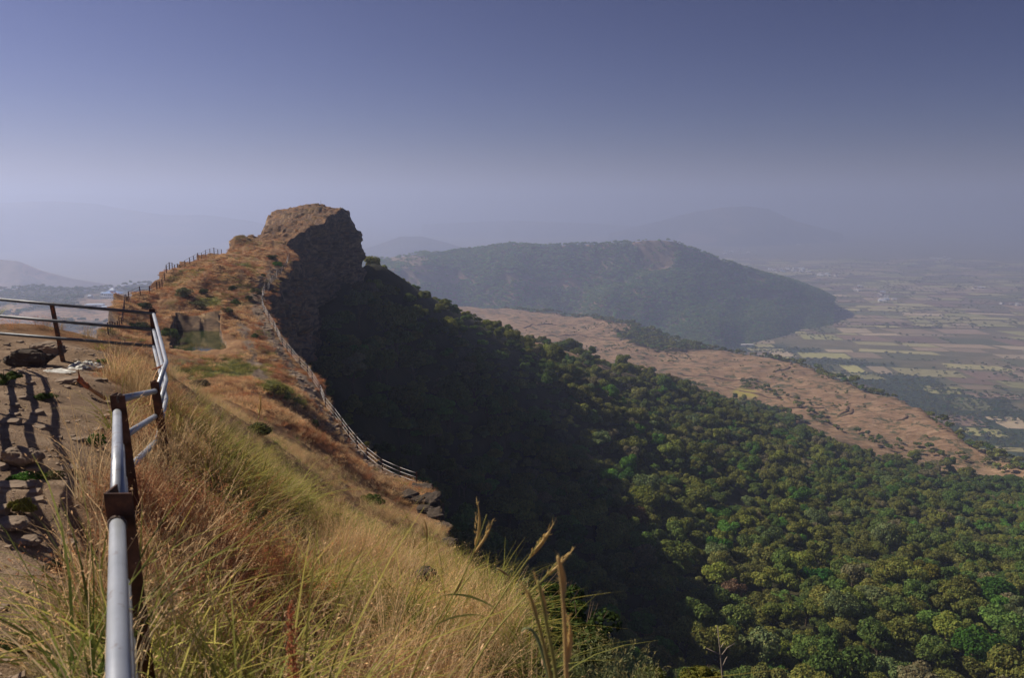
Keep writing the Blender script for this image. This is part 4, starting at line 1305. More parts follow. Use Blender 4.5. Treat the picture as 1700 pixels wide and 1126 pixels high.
for k, (px, py, Y, w) in enumerate([(700, 816, 57, 1.5), (712, 836, 52, 1.4), (722, 860, 45, 1.2), (690, 834, 53, 1.1), (674, 828, 54, 1.2), (733, 884, 38, .9), (742, 905, 32, .6), (658, 815, 56, 1.0), (705, 850, 48, 1.0)]):
    boulder(px, py, Y, (w, w * .8, w * .7), ['broken basalt ledge under the last railing post', 'jutting basalt slab below the railing end', 'dark ledge stone lower on the broken edge', 'shadowed ledge block left of the jutting slab', 'grassy ledge block under the path', 'small ledge stone at the grass edge', 'lowest ledge stone above the slope grass', 'square block beside the path bend', 'slanting slab with a pale top on the broken edge'][k],
            m_dark_stone, 20 + k, .6, 'ledge_rock', 'ledge rocks below the end of the railing', rz=k, ang=.75, sink=.3)

# ------------------------------------------------------------------ railings
m_rust, nt, b = new_mat('rusty_angle_iron')
oc = objcoord(nt)
nt.links.new(ramp(nt, noise(nt, 9, 6, .65, oc), [(.35, (.045, .018, .011)), (.55, (.10, .038, .02)), (.75, (.22, .085, .04))]), b.inputs['Base Color'])
b.inputs['Roughness'].default_value = .7
b.inputs['Specular IOR Level'].default_value = .35
bump(nt, b, noise(nt, 60, 4, .6, oc), .3, .004)
m_rust2, nt, b = new_mat('flaking_rust')
oc = objcoord(nt)
nt.links.new(ramp(nt, noise(nt, 7, 6, .7, oc), [(.4, (.10, .085, .075)), (.52, (.16, .08, .05)), (.6, (.45, .14, .05)), (.75, (.30, .10, .04))]), b.inputs['Base Color'])
m_pipe, nt, b = new_mat('galvanised_pipe')
oc = objcoord(nt)
pc = ramp(nt, noise(nt, 4, 6, .6, oc), [(.3, (.30, .33, .37)), (.7, (.42, .45, .49))])
pc = mix(nt, ramp(nt, noise(nt, 14, 5, .7, oc), [(.58, (0, 0, 0)), (.72, (1, 1, 1))]), pc, (.17, .10, .07))
nt.links.new(pc, b.inputs['Base Color'])
b.inputs['Metallic'].default_value = .35
b.inputs['Roughness'].default_value = .42
b.inputs['Specular IOR Level'].default_value = .5
m_pipe2 = plain_mat('dull_grey_pipe', (.13, .14, .155), .5, .3, 6, .4)

def angle_post(bot, top, w, mat, parent, rz=0.0, name='post', th=.008, flange=1):
    """Angle-iron post: one leaf faces -y, the other runs back from its right edge."""
    h_ = w / 2
    L_ = [(-h_, 0), (h_, 0), (h_, w), (h_ - th, w), (h_ - th, th), (-h_, th)]
    if flange < 0:
        L_ = [(-x, y) for x, y in L_][::-1]
    c_, s_ = math.cos(rz), math.sin(rz)
    poly = [(x * c_ - y * s_, x * s_ + y * c_) for x, y in L_]
    mb = MB()
    n = 6
    lo = np.c_[np.array(poly), np.zeros(6)] + bot
    hi = np.c_[np.array(poly), np.zeros(6)] + top
    V = np.concatenate([lo, hi])
    Q = [[i, (i + 1) % n, n + (i + 1) % n, n + i] for i in range(n)] + [[6, 7, 10, 11], [7, 8, 9, 10], [5, 4, 1, 0], [4, 3, 2, 1]]
    mb.add(V, Q)
    o = mb.build(name, mat, parent)
    o.location = np.asarray(bot) * 0
    return o

def recentre(root):
    """Keep part meshes in coordinates local to the thing's base."""
    for c in root.children:
        c.matrix_parent_inverse = root.matrix_world.inverted()

def local(root, o):
    o.parent = root
    o.location = (-root.location[0], -root.location[1], -root.location[2])
    return o

def pipe(pts, r, mat, root, name='rail', n=14):
    mb = MB()
    mb.tube(pts, r, n)
    return local(root, mb.build(name, mat, None, True))

near_posts = [(195, 820, 3.0), (194, 657, 5.6), (256, 634, 8.75), (252, 513, 15.0)]
PT = [at(*p) for p in near_posts]
rail = empty('railing', (PT[1][0], PT[1][1], PT[1][2] - 1.15), 'grey pipe railing on dark rusty angle posts in front of the camera', 'railing')
for k, (p, w) in enumerate(zip(PT, (.11, .11, .105, .11))):
    bot = np.array([p[0] + (.03, .05, .07, .03)[k], p[1] + .02, min(p[2] - 1.15, float(ztop(p[0], p[1])) - .15)])
    local(rail, angle_post(bot, p, w, m_rust, None, (0.05, 0.0, -.15, .1)[k], flange=-1))
LT = at(85, 503, 15.3)
LBt = np.array([LT[0] + .13, LT[1], float(ztop(LT[0], LT[1])) - .2])
o = local(rail, angle_post(LBt, LT, .075, m_rust2, None, .4))
o['label'] = 'leaning post with flaking orange rust'
RAD = .030
def off(p, dz, dy=0.0, dx=0.0): return np.asarray(p) + [dx, dy, dz]
for k in range(3):
    dz = -.255 * k
    a0, a1 = at(197, 1126, 1.74), at(195, 872, 2.97)
    d_ = (a1 - a0) / np.linalg.norm(a1 - a0)
    pipe([off(a0 - d_ * 3.2, dz), off(a0, dz), off(a1, dz)], RAD, m_pipe, rail, n=24)
    pipe([off(at(195.5, 846, 3.03), dz), off(at(194.5, 686, 5.57), dz)], RAD, m_pipe, rail, n=24)
    y2, y3 = (662, 728, 793)[k], (650, 692, 735)[k]
    pipe([at(199, y2 + 1, 5.63), at(257, y3, 8.72)], RAD, m_pipe, rail, n=20)
    yb, yc = (601, 632, 662)[k], (521, 548, 575)[k]
    c0, c1, c2 = at(260, y3, 8.80), at(276, yb, 11.2), at(255, yc, 15.0)
    u1, u2 = (c0 - c1) / np.linalg.norm(c0 - c1), (c2 - c1) / np.linalg.norm(c2 - c1)
    pipe([c0, c1 + u1 * .16, c1 + u1 * .05, c1 + u2 * .05, c1 + u2 * .16, c2], RAD, m_pipe, rail, n=16)
    # the straight run to the left, past the rusty post, then back towards the camera outside the frame
    ya, yl = (521, 548, 575)[k], (497, 525, 554)[k]
    e0, e1 = at(258, ya, 14.95), at(-40, yl - 3.3, 15.15)
    pipe([e0, at(85, (505, 532.5, 561)[k], 15.2), e1], RAD, m_pipe2, rail)
    lowest = -.28 * k
    side_pts = [e1]
    for xx, yy in ((-9.9, 13.8), (-8.15, 11.9), (-4.35, 5.8), (-3.85, 5.0)):
        side_pts.append(np.array([xx, yy, float(ztop(xx, yy)) + 1.08 - .28 * k]))
    pipe([side_pts[0], side_pts[1]], RAD, m_pipe2, rail)
    pipe(side_pts[1:], RAD, m_pipe2, rail)
for xx, yy in ((-9.9, 13.8), (-8.15, 11.9), (-6.25, 8.8), (-3.85, 5.0)):
    zz = float(ztop(xx, yy))
    local(rail, angle_post(np.array([xx - .05, yy, zz - .2]), np.array([xx - .05, yy, zz + 1.2]), .09, m_rust, None, 1.0))

m_far_pipe = plain_mat('pale_grey_pipe', (.50, .48, .47), .5, .15, 1.0, .3)  # paler even grey for the cliff-edge rails

def edge_fence(name, label, pts, H, rails, mat_r):
    base = []
    for p in pts:
        base.append(np.array([p[0], p[1], float(ztop(p[0], p[1]))]))
    t = empty(name, base[0], label, 'railing')
    tops = []
    for k, p in enumerate(base):
        lean = RNG.normal(0, .018, 2)
        tp = p + [lean[0], lean[1], H * RNG.uniform(.95, 1.05)]
        tops.append(tp)
        local(t, angle_post(p - [0, 0, .4], tp, .10, m_rust, None, RNG.uniform(-.4, .4)))
    for k in range(len(base) - 1):
        for fr in rails:
            q0, q1 = base[k] + (tops[k] - base[k]) * fr, base[k + 1] + (tops[k + 1] - base[k + 1]) * fr
            pipe([q0, (q0 + q1) / 2 - [0, 0, .015], q1], .021, mat_r, t, n=6)
    return t

def spaced(P, step):
    s = np.r_[0, np.cumsum(np.linalg.norm(np.diff(P[:, :2], axis=0), axis=1))]
    n_ = max(2, int(round(s[-1] / step)) + 1)
    u = np.linspace(0, s[-1], n_)
    return np.stack([np.interp(u, s, P[:, k]) for k in range(3)], -1)

edge_fence('railing', 'long pipe railing winding along the right cliff edge beside the stone path', np.concatenate([FR[:20], spaced(FR[19:], 2.6)[1:]]), 1.2, (.93, .62, .30), m_far_pipe)
edge_fence('railing', 'railing on the sunny left edge below the village roof', spaced(FL[:5], 2.3), 1.2, (.93, .6, .3), m_rust)
edge_fence('railing', 'short level railing against the haze left of the mound', spaced(FL[4:9], 2.6), 1.25, (.95, .62, .3), m_rust)
edge_fence('railing', 'steep railing climbing the left edge towards the crest', spaced(FL[8:11], 2.2), 1.25, (.95, .62, .3), m_rust)
edge_fence('railing', 'upper railing on the left skyline below the rock knob', spaced(FL[10:], 2.5), 1.25, (.95, .62, .3), m_rust)
for k, (px, py, Y, h_) in enumerate([(559.6, 350, 232, .75), (565.2, 351, 233, 1.25)]):
    p = on_ridge(px, py, Y)
    mb = MB(); mb.tube([[0, 0, -.4], [.02, 0, h_]], .07, 6)
    o = mb.build('iron_post', m_rust)
    mb = MB(); mb.tube([[-.25, 0, h_ * .7], [.25, 0, h_ * .7]], .03, 5)
    mb.build('cross_bar', m_rust, o)
    yaw(o, p)
    tag(o, ['short iron post near the right brink of the pinnacle', 'taller thin iron post at the right brink of the pinnacle'][k], 'post')
p = on_ridge(533, 345, 232)
mb = MB(); mb.tube([[0, 0, -.4], [0, 0, 1.2], [.03, 0, 2.4]], [.05, .04, .02], 6)
o = mb.build('flag_pole', m_rust)
mb = MB(); mb.box((-.25, -.25, -.4), (.25, .25, .12)); mb.build('base', m_stone, o)
tag(yaw(o, p), 'thin bare pole standing on the summit of the pinnacle', 'pole')

# ------------------------------------------------------------------ shrubs on the ridge
def leafy(seed, lobes=13, per=190, leaf=.085, R=1.0, H=.85, base=.02):
    return crown(seed, R=R, H=H, lobes=lobes, per=per, leaf=leaf, base=base, low=0.12)

BUSH = [mesh_np('bush_shape', *leafy(500 + k)[:2], None, m_leaf_o, False, None, leafy(500 + k)[2]) for k in range(4)]
mbs = []
for k in range(2):
    mb = MB()
    rs = np.random.default_rng(520 + k)
    for j in range(7):
        a_ = rs.uniform(0, 6.28)
        mb.tube([[0, 0, -.2], [math.cos(a_) * .3, math.sin(a_) * .3, .45], [math.cos(a_) * .6, math.sin(a_) * .6, .95]], [.03, .02, .008], 5)
    mbs.append(mb.build('stem_shape', m_bark))
for o in BUSH + mbs:
    COL.objects.unlink(o)

def shrub(px, py, Y, size, color, label, k=0, asp=1.0, name='shrub', group=None, lift=0.0, fixed=False):
    p = at(px, py, Y) if fixed else on_ridge(px, py, Y, -.06 * size)
    t = empty(name, p + [0, 0, lift], label, 'bush', group, RNG.uniform(0, 6.28))
    t.scale = (size, size, size * asp)
    f_ = bpy.data.objects.new('foliage', BUSH[k % 4].data)
    g_ = bpy.data.objects.new('stem', mbs[k % 2].data)
    for o in (f_, g_):
        COL.objects.link(o)
        o.parent = t
    f_.color = (*color, 1)
    return t

YG, DG, MG, OL, PG, BG = (.23, .22, .05), (.06, .085, .026), (.095, .14, .032), (.15, .15, .06), (.19, .20, .09), (.08, .19, .03)
for k, (px, py, Y, s_, c_, asp, lab) in enumerate([
    (455, 655, 67, 1.35, YG, .8, 'big yellow-green bush on the slope beside the stone path'),
    (477, 662, 66, .85, DG, .8, 'dark green shrub on the right flank of the big yellow-green bush'),
    (305, 502, 111, 1.5, PG, .9, 'pale green bush on the mound left of centre, above the pool'),
    (326, 508, 110, 1.2, PG, .7, 'second pale green bush just right of the pale one above the pool'),
    (337, 490, 116, .9, DG, .9, 'dark green bush behind the pale bushes on the mound'),
    (393, 502, 113, 1.0, MG, .8, 'mid green bush in the red grass between pool and cliff railing'),
    (414, 500, 112, .7, DG, 1.1, 'dark shrub at the head of the small dirt track'),
    (425, 488, 117, 1.0, OL, 1.2, 'olive upright bush beside the railing bend'),
    (378, 528, 104, .9, OL, .9, 'olive shrub on the bank right of the pool wall'),
    (377, 447, 141, 1.7, (.07, .09, .035), .5, 'low grey-green thicket in the hollow under the rock knob'),
    (395, 447, 143, 1.4, (.06, .08, .03), .5, 'low thicket beside the grey-green one in the hollow'),
    (461, 444, 150, 1.3, BG, 1.1, 'bright green rounded bush near the upper railing'),
    (452, 430, 158, 1.5, DG, .7, 'dark green spreading bush above the bright green rounded one'),
    (436, 460, 138, 1.0, DG, .7, 'small dark bush below the bright green rounded bush'),
    (386, 478, 124, .9, DG, .9, 'small dark green bush on the right foot of the red mound'),
    (283, 562, 94, 1.3, MG, 1.2, 'green bush hanging over the left wall of the pool'),
    (356, 552, 98, .75, BG, 1.2, 'bright green shrub at the right end of the pool wall'),
    (425, 562, 96, .7, MG, .9, 'small green shrub between the dirt track and the stone path'),
    (238, 512, 102, 1.3, DG, .7, 'dark shrub on the left edge below the level railing'),
    (232, 548, 90, 1.5, (.06, .08, .03), .8, 'dark tangled bush in the hollow behind the corner post'),
    (522, 712, 70, .65, DG, 1.6, 'narrow dark green shrub beside the stone path'),
    (532, 742, 63, .5, MG, 1.0, 'small green tuft-like shrub below the narrow dark one'),
    (610, 740, 65.2, .35, YG, 1.2, 'tiny yellow-green seedling at the foot of the cliff railing'),
    (618, 852, 34, .55, MG, 1.0, 'round green shrub alone in the straw grass of the slope'),
    (375, 790, 14, .40, (.10, .12, .03), .9, 'leafy green shrub among long green grass on the slope'),
    (428, 725, 24, .75, (.13, .14, .05), .7, 'grey-green bushy clump on the brow of the slope'),
    (332, 640, 34, .9, (.12, .10, .05), .9, 'brownish shrub at the edge of the green terrace'),
    (555, 878, 16, .45, (.11, .13, .03), .8, 'bushy green clump half hidden in straw grass'),
    (40, 800, 6.3, .13, BG, .6, 'low bright green weed growing along the flat slab'),
    (62, 795, 6.4, .12, BG, .6, 'second low green weed right of the first along the slab'),
    (88, 790, 6.5, .11, OL, .6, 'dull green weed at the right end of the slab'),
    (8, 640, 12.0, .28, MG, .7, 'green weed at the left edge of the dirt'),
    (172, 602, 14.3, .14, BG, .8, 'small green weed right of the white sack'),
    (70, 662, 11.2, .17, MG, .6, 'green weed crossed by the rail shadow'),
    (160, 738, 7.4, .11, BG, 1.4, 'green seedling under the second post'),
    (38, 860, 5.3, .10, YG, 1.5, 'yellowish seedling with broad leaves on the dirt'),
    (98, 950, 4.5, .09, (.05, .06, .03), .9, 'dark little weed in the post shadow'),
    (20, 1085, 3.7, .12, DG, .7, 'dark low weed at the bottom left corner')]):
    shrub(px, py, Y, s_, c_, lab, k, asp)

# leafy bushes rooted on the steep right bank in front
for k, (px, py, Y, s_, c_, asp, lab) in enumerate([
    (885, 985, 15.0, .62, (.17, .18, .085), 1.0, 'pale small-leaved bush behind the tallest grass stalk'),
    (835, 965, 17.0, .45, (.16, .18, .09), 1.0, 'grey-green bush at the edge of the slope left of the tallest stalk'),
    (925, 1010, 13.0, .65, (.06, .10, .022), 1.0, 'dark glossy green bush behind the thick blurred stalk'),
    (965, 1060, 12.0, .75, (.045, .07, .018), 1.0, 'shaded green bush right of the thick blurred stalk'),
    (880, 1060, 11.0, .55, (.07, .11, .025), 1.0, 'green bush at the foot of the forked stalks'),
    (1080, 1140, 9.0, .40, (.12, .14, .03), .8, 'yellowish leafy sprig at the bottom edge left of the sapling'),
    (1165, 1140, 9.2, .42, (.15, .15, .03), .8, 'yellow-green leafy bush at the bottom edge beside the sapling'),
    (1125, 1150, 9.4, .40, (.06, .09, .02), .8, 'dark leafy bush between two yellowish sprigs at the bottom')]):
    shrub(px, py, Y, s_, c_, lab, k + 1, asp, 'shrub', None, -.35 * s_, True)

# feathery pale bush at the bottom: upright sprays of fine leaves
def feathery(seed, n=150, R=.62, h=.55):
    rs = np.random.default_rng(seed)
    Vs, Qs, Cs, o_ = [], [], [], 0
    for k in range(n):
        a_, r_ = rs.uniform(0, 6.28), R * math.sqrt(rs.random())
        b0 = np.array([math.cos(a_) * r_, math.sin(a_) * r_ * .8, -.15 * (r_ / R)])
        d = np.array([math.cos(a_) * .35 * r_ / R + .12, math.sin(a_) * .35 * r_ / R, 1.0]) + rs.normal(0, .12, 3)
        d /= np.linalg.norm(d)
        hh = h * rs.uniform(.6, 1.1) * (1.15 - .5 * r_ / R)
        m_ = 34
        t = rs.random(m_) ** .7
        P = b0 + d * (t * hh)[:, None] + rs.normal(0, .022, (m_, 3)) * (1.15 - t)[:, None]
        nn = d + rs.normal(0, .8, (m_, 3))
        nn /= np.linalg.norm(nn, axis=1)[:, None]
        sd_ = np.cross(nn, rs.normal(size=(m_, 3)))
        sd_ /= np.linalg.norm(sd_, axis=1)[:, None]
        L_ = .035 * rs.uniform(.6, 1.3, (m_, 1))
        V = np.stack([P, P + nn * L_ * .5 + sd_ * L_ * .14, P + nn * L_, P + nn * L_ * .5 - sd_ * L_ * .14], 1).reshape(-1, 3)
        Vs.append(V); Qs.append(np.arange(m_ * 4).reshape(-1, 4) + o_); o_ += m_ * 4
        c0 = rs.uniform(.75, 1.25) * (0.8 + .45 * t)
        Cs.append(np.repeat(np.stack([c0 * (1 + .25 * (t > .85)), c0, c0 * (1 - .1 * (t > .85))], -1), 4, 0))
    return np.concatenate(Vs), np.concatenate(Qs), np.concatenate(Cs)

fv = feathery(3)
fmesh = mesh_np('spray_shape', fv[0], fv[1], None, m_leaf_o, False, None, fv[2])
COL.objects.unlink(fmesh)
for px, py, Y, s_, c_, lab in [(985, 1130, 6.6, 1.0, (.19, .21, .10), 'pale feathery bush filling the bottom edge right of the thick stalk'),
                               (1030, 1165, 6.3, .8, (.17, .19, .09), 'lower feathery bush at the bottom edge beneath the dark wood'),
                               (930, 1140, 6.4, .7, (.14, .18, .07), 'feathery green bush at the foot of the thick stalk'),
                               (865, 1080, 7.6, .5, (.15, .17, .08), 'small feathery bush in the grass left of the bent stalk')]:
    t = empty('feathery_bush', at(px, py, Y) - [0, 0, .12], lab, 'bush', None, RNG.uniform(0, 6))
    t.scale = (s_, s_, s_)
    f_ = bpy.data.objects.new('foliage', fmesh.data)
    COL.objects.link(f_); f_.parent = t; f_.color = (*c_, 1)
    mb = MB(); mb.tube([[0, 0, -.5], [0.03, 0, .1]], [.03, .015], 6)
    st_ = mb.build('stem', m_bark, t)

# ------------------------------------------------------------------ tall grass stalks in front
def stalk(pts, Y0, Y1, r, label, heads, col_=(.42, .36, .11), leaves=(), name='grass_stalk', headcol=(.70, .52, .22)):
    """pts: photo pixels from root to tip, spread in depth from Y0 to Y1. heads: (start fraction, length m, thickness m, sideways px)."""
    P = np.array([at(px, py, Y0 + (Y1 - Y0) * i / (len(pts) - 1)) for i, (px, py) in enumerate(pts)])
    u = np.linspace(0, len(P) - 1, 18)
    C_ = np.stack([np.interp(u, np.arange(len(P)), P[:, k]) for k in range(3)], -1)
    for _ in range(3):
        C_[1:-1] = (C_[:-2] + 2 * C_[1:-1] + C_[2:]) / 4
    root = C_[0]
    t = empty(name, root, label, 'grass')
    mb = MB()
    mb.tube(C_ - root, np.linspace(r, r * .45, 18), 7, True, [1, 1, 1])
    o = mb.build('stem', m_grass_o, t, True)
    o.color = (*col_, 1)
    d = C_[-1] - C_[-3]
    d /= np.linalg.norm(d)
    for f, ln, th, (hx, hy) in heads:
        p0 = np.array([np.interp(f * 17, np.arange(18), C_[:, k]) for k in range(3)])
        e_ = np.array([hx, 0, hy], float)
        e_ /= np.linalg.norm(e_)
        m = MB()
        tt_ = np.linspace(0, 1, 9)
        prof = th * np.array([.35, .75, 1, .95, 1.05, .85, .6, .3, .08])
        bend = np.stack([tt_ * 0 + .06 * ln * np.sin(tt_ * 3), 0 * tt_, 0 * tt_], -1)
        m.tube(p0 - root + e_ * (tt_ * ln)[:, None] + bend, prof, 6, True, [1, 1, 1])
        rs = np.random.default_rng(int(abs(hx * 100)) + 5)
        for j in range(26):                                     # scales and awns of the seed head
            q = rs.random()
            b0 = p0 - root + e_ * q * ln + rs.normal(0, th * .5, 3)
            dd = e_ + rs.normal(0, .28, 3)
            sd_ = np.cross(dd, rs.normal(size=3)); sd_ /= np.linalg.norm(sd_)
            L_ = ln * rs.uniform(.08, .16)
            m.add([b0, b0 + dd * L_ * .5 + sd_ * L_ * .09, b0 + dd * L_, b0 + dd * L_ * .5 - sd_ * L_ * .09], [[0, 1, 2, 3]], None, [1, .95, .85])
        h_ = m.build('seed_head', m_grass_o, t, True)
        h_.color = (*headcol, 1)
    for f, dx, dz, ln, w_ in leaves:
        p0 = np.array([np.interp(f * 17, np.arange(18), C_[:, k]) for k in range(3)]) - root
        tt_ = np.linspace(0, 1, 8)
        q = p0 + np.stack([dx * ln * tt_, .1 * ln * tt_, dz * ln * (tt_ - .75 * tt_ ** 2.2)], -1)
        wv = w_ * np.sin(np.clip(tt_ * 2.6 + .5, 0, math.pi)) * .5
        V = np.concatenate([q + np.stack([0 * wv, wv * .3, wv], -1), q - np.stack([0 * wv, wv * .3, wv], -1)])
        Q = [[i, i + 1, 8 + i + 1, 8 + i] for i in range(7)]
        m = MB(); m.add(V, Q, None, [1, 1, 1])
        l_ = m.build('leaf', m_grass_o, t)
        l_.color = (col_[0] * .85, col_[1] * .95, col_[2] * .8, 1)
    return t

GRN, TAN = (.50, .46, .14), (.72, .52, .22)
stalk([(680, 1135), (715, 1050), (755, 985), (785, 925), (808, 855)], 3.2, 3.0, .0042, 'tallest forked grass stalk rising against the dark wood', [(.80, .20, .007, (.05, 1)), (.76, .17, .006, (.55, 1)), (.50, .09, .008, (.45, 1))], GRN, [(.30, 1.0, .5, .22, .008)])
stalk([(770, 1090), (815, 1020), (850, 965), (880, 925), (898, 893)], 3.2, 3.1, .0042, 'green grass stalk leaning right with a narrow closed head', [(.78, .18, .006, (.65, 1)), (.72, .16, .005, (.75, 1))], GRN, [(.3, -1, .6, .25, .01)])
stalk([(770, 1135), (820, 1050), (865, 1000), (900, 965), (924, 935)], 2.7, 2.6, .0044, 'arching green stalk just left of the pair of blurred stalks', [(.80, .16, .005, (.9, 1))], GRN)
stalk([(948, 1190), (940, 1126), (938, 1040), (933, 975), (926, 925)], 1.55, 1.5, .0062, 'thick blurred straw-coloured stalk standing nearly upright', [(.66, .105, .0060, (-.12, 1)), (.30, .12, .0058, (.02, 1))], TAN, headcol=TAN)
stalk([(930, 1180), (922, 1110), (910, 1050), (902, 1010), (893, 965)], 1.7, 1.65, .0060, 'blurred pale stalk with an upright blunt head', [(.62, .115, .0056, (-.25, 1))], (.45, .40, .13), headcol=TAN)
stalk([(925, 1190), (912, 1110), (898, 1050), (887, 1015), (877, 980)], 1.75, 1.7, .0058, 'blurred tan stalk leaning left beside the pale one', [(.62, .11, .0054, (-.4, 1))], (.45, .35, .13), headcol=TAN)
stalk([(925, 1190), (908, 1110), (895, 1065), (884, 1046), (873, 1042), (866, 1050)], 1.8, 1.8, .0055, 'short grey-green stalk with a nodding tip', [], (.30, .34, .16))
stalk([(735, 1030), (765, 975), (795, 940), (815, 935), (838, 955)], 4.2, 4.2, .004, 'grass stalk arching over to the right with a drooping head', [(.85, .10, .006, (.8, -.6))], GRN)
stalk([(560, 1010), (600, 940), (640, 880), (668, 830), (690, 905)], 7.0, 7.2, .004, 'fine straw stalk bent over near the slope edge', [], (.48, .36, .14))
stalk([(330, 905), (372, 820), (405, 760), (432, 690), (428, 680)], 8.0, 8.5, .006, 'long diagonal green stalk above the brow of the slope', [(.8, .25, .009, (.1, 1))], GRN)
stalk([(640, 1126), (655, 1050), (700, 960), (712, 905), (700, 870)], 5.0, 5.0, .004, 'slender upright stalk in the middle of the straw grass', [(.8, .16, .007, (-.1, 1))], GRN)
stalk([(150, 1080), (143, 1010), (130, 970), (116, 935), (104, 975)], 3.6, 3.6, .0035, 'nodding pale stalk on the dirt side of the rail', [(.7, .12, .005, (-.5, .6))], (.42, .38, .13), [(.3, 1, .6, .25, .01)])
stalk([(178, 1070), (165, 1020), (150, 985), (139, 975)], 3.4, 3.4, .0035, 'short green stalk close to the rail on the dirt side', [(.7, .10, .005, (-.6, .5))], GRN, [(.4, -1, .6, .22, .01)])

# reddish flowering plume standing close in the grass
pl = at(488, 1165, 2.6)
t = empty('grass_plume', pl, 'pinkish red seed plume standing close in the grass at the bottom', 'grass')
mb = MB(); mb.tube([[0, 0, 0], [.006, 0, .15], [0, 0, .36]], [.004, .003, .001], 6, True, [1, 1, 1])
o = mb.build('stem', m_grass_o, t, True); o.color = (.36, .2, .09, 1)
rs = np.random.default_rng(8)
m = MB()
for k in range(420):
    q = rs.random()
    w_ = .028 * (1 - q) ** .6 + .004
    b0 = np.array([.004, 0, .02 + .35 * q]) + rs.normal(0, w_ * .5, 3)
    dd = np.array([0, 0, 1]) + rs.normal(0, .7, 3)
    sd_ = np.cross(dd, rs.normal(size=3)); sd_ /= np.linalg.norm(sd_)
    L_ = .011 * rs.uniform(.6, 1.3)
    m.add([b0, b0 + dd * L_ * .5 + sd_ * L_ * .35, b0 + dd * L_, b0 + dd * L_ * .5 - sd_ * L_ * .35], [[0, 1, 2, 3]], None, np.array([1, 1, 1]) * rs.uniform(.7, 1.3))
o = m.build('seed_head', m_grass_o, t); o.color = (.52, .20, .10, 1)

# bare sapling
sp = at(1203, 1150, 8.6)
t = empty('bare_sapling', sp, 'thin bare grey sapling with a few forked twigs at the bottom edge', 'tree')
def spx(px, py): return at(px, py, 8.6) - sp
mb = MB(); mb.tube([spx(1203, 1175), spx(1200, 1126), spx(1196, 1085), spx(1191, 1040)], [.018, .014, .010, .004], 6)
m_twig = plain_mat('grey_twig', (.30, .25, .20), .9, .2, 8)
mb.build('trunk', m_twig, t, True)
for q in ([(1195, 1088), (1184, 1084), (1174, 1080)], [(1196, 1092), (1208, 1078), (1222, 1072)], [(1195, 1080), (1201, 1072), (1206, 1070)], [(1199, 1110), (1205, 1098), (1209, 1094)]):
    mb = MB(); mb.tube([spx(*p) + [0, .02 * i, 0] for i, p in enumerate(q)], [.008, .006, .003], 5)
    mb.build('branch', m_twig, t, True)

# ------------------------------------------------------------------ litter on the dirt
m_sack, nt, b = new_mat('dusty_white_sheet')
oc = objcoord(nt)
nt.links.new(ramp(nt, noise(nt, 9, 5, .6, oc), [(.35, (.36, .35, .31)), (.6, (.66, .66, .62))]), b.inputs['Base Color'])
b.inputs['Roughness'].default_value = .5

def sheet(px, py, Y, size, height, label, name, rz, seed, tip=0.0):
    n_, k_ = 34, 24
    u, v = np.meshgrid(np.linspace(-1, 1, n_), np.linspace(-1, 1, k_), indexing='ij')
    fold = np.abs(vnoise(u * 1.2 + seed, v * 5.0 + u * 2.5, seed)) + .4 * np.abs(vnoise(u * 3, v * 11 + u * 4, seed + 1))
    rr_ = np.clip(1 - np.hypot(u, v * .95) ** 2, 0, 1)
    p = on_ridge(px, py, Y)
    x = u * size[0] * (1 + .12 * vnoise(v * 2, u, seed)) * .5
    y = v * size[1] * (1 - .5 * np.clip(u, 0, 1)) * .5
    z = height * (rr_ ** .6 * (.35 + .9 * fold)) + tip * np.clip(u, 0, 1) ** 2 * .5 + .01
    top = np.stack([x, y, z], -1).reshape(-1, 3)
    bot = np.stack([x, y, z * .6 - .02], -1).reshape(-1, 3)
    Q = grid_quads(n_, k_)
    ring = np.concatenate([np.arange(k_), np.arange(1, n_) * k_ + k_ - 1, (n_ - 1) * k_ + np.arange(k_ - 2, -1, -1), np.arange(n_ - 2, 0, -1) * k_])
    R2_ = np.roll(ring, -1)
    side = np.stack([ring, R2_, R2_ + n_ * k_, ring + n_ * k_], -1)
    o = mesh_np(name, np.concatenate([top, bot]), np.concatenate([Q, Q[:, ::-1] + n_ * k_, side]), None, m_sack, True)
    yaw(o, p, rz)
    return tag(o, label, 'sack' if name == 'sack' else 'plastic sheet')

sheet(142, 611, 14.0, (.66, .40), .12, 'crumpled white sack on the dirt right of the leaning post', 'sack', .25, 3, .06)
sheet(96, 620, 13.3, (.56, .36), .04, 'flat dusty plastic sheet lying in front of the leaning post', 'plastic_sheet', -.1, 9)
m_or = plain_mat('orange_rust', (.50, .17, .07), .8, .35, 12)
m_wd = plain_mat('pale_orange_stick', (.58, .32, .14), .8, .2, 9)
a_, b_ = on_ridge(176, 668, 10.2, .05), on_ridge(133, 648, 11.4, .12)
t = empty('broken_stick', a_, 'orange stick with a ragged red rust-coloured end lying on the dirt', 'stick')
mb = MB(); mb.tube([a_ - a_, (b_ - a_) * .5, (b_ - a_) * .8], [.028, .026, .024], 8); mb.build('shaft', m_wd, t, True)
mb = MB(); mb.tube([(b_ - a_) * .62 + [0, 0, .0], (b_ - a_) * .75 + [0, 0, .01], (b_ - a_) * .86 + [0, 0, .015], (b_ - a_) * 1.0 + [0, 0, .04]], [.030, .044, .034, .046], 7)
mb.tube([(b_ - a_) * .97 + [0, 0, .03], (b_ - a_) * 1.03 + [0, .02, .16]], [.02, .004], 5)
mb.build('ragged_end', m_or, t)
a_, b_ = at(247, 645, 10.6), at(263, 612, 12.0)
t = empty('broken_stick', a_, 'thin orange stick leaning in the red grass under the bent rail', 'stick')
mb = MB(); mb.tube([[0, 0, -.25], (b_ - a_) * .5, b_ - a_], [.012, .010, .007], 6); mb.build('shaft', m_wd, t)
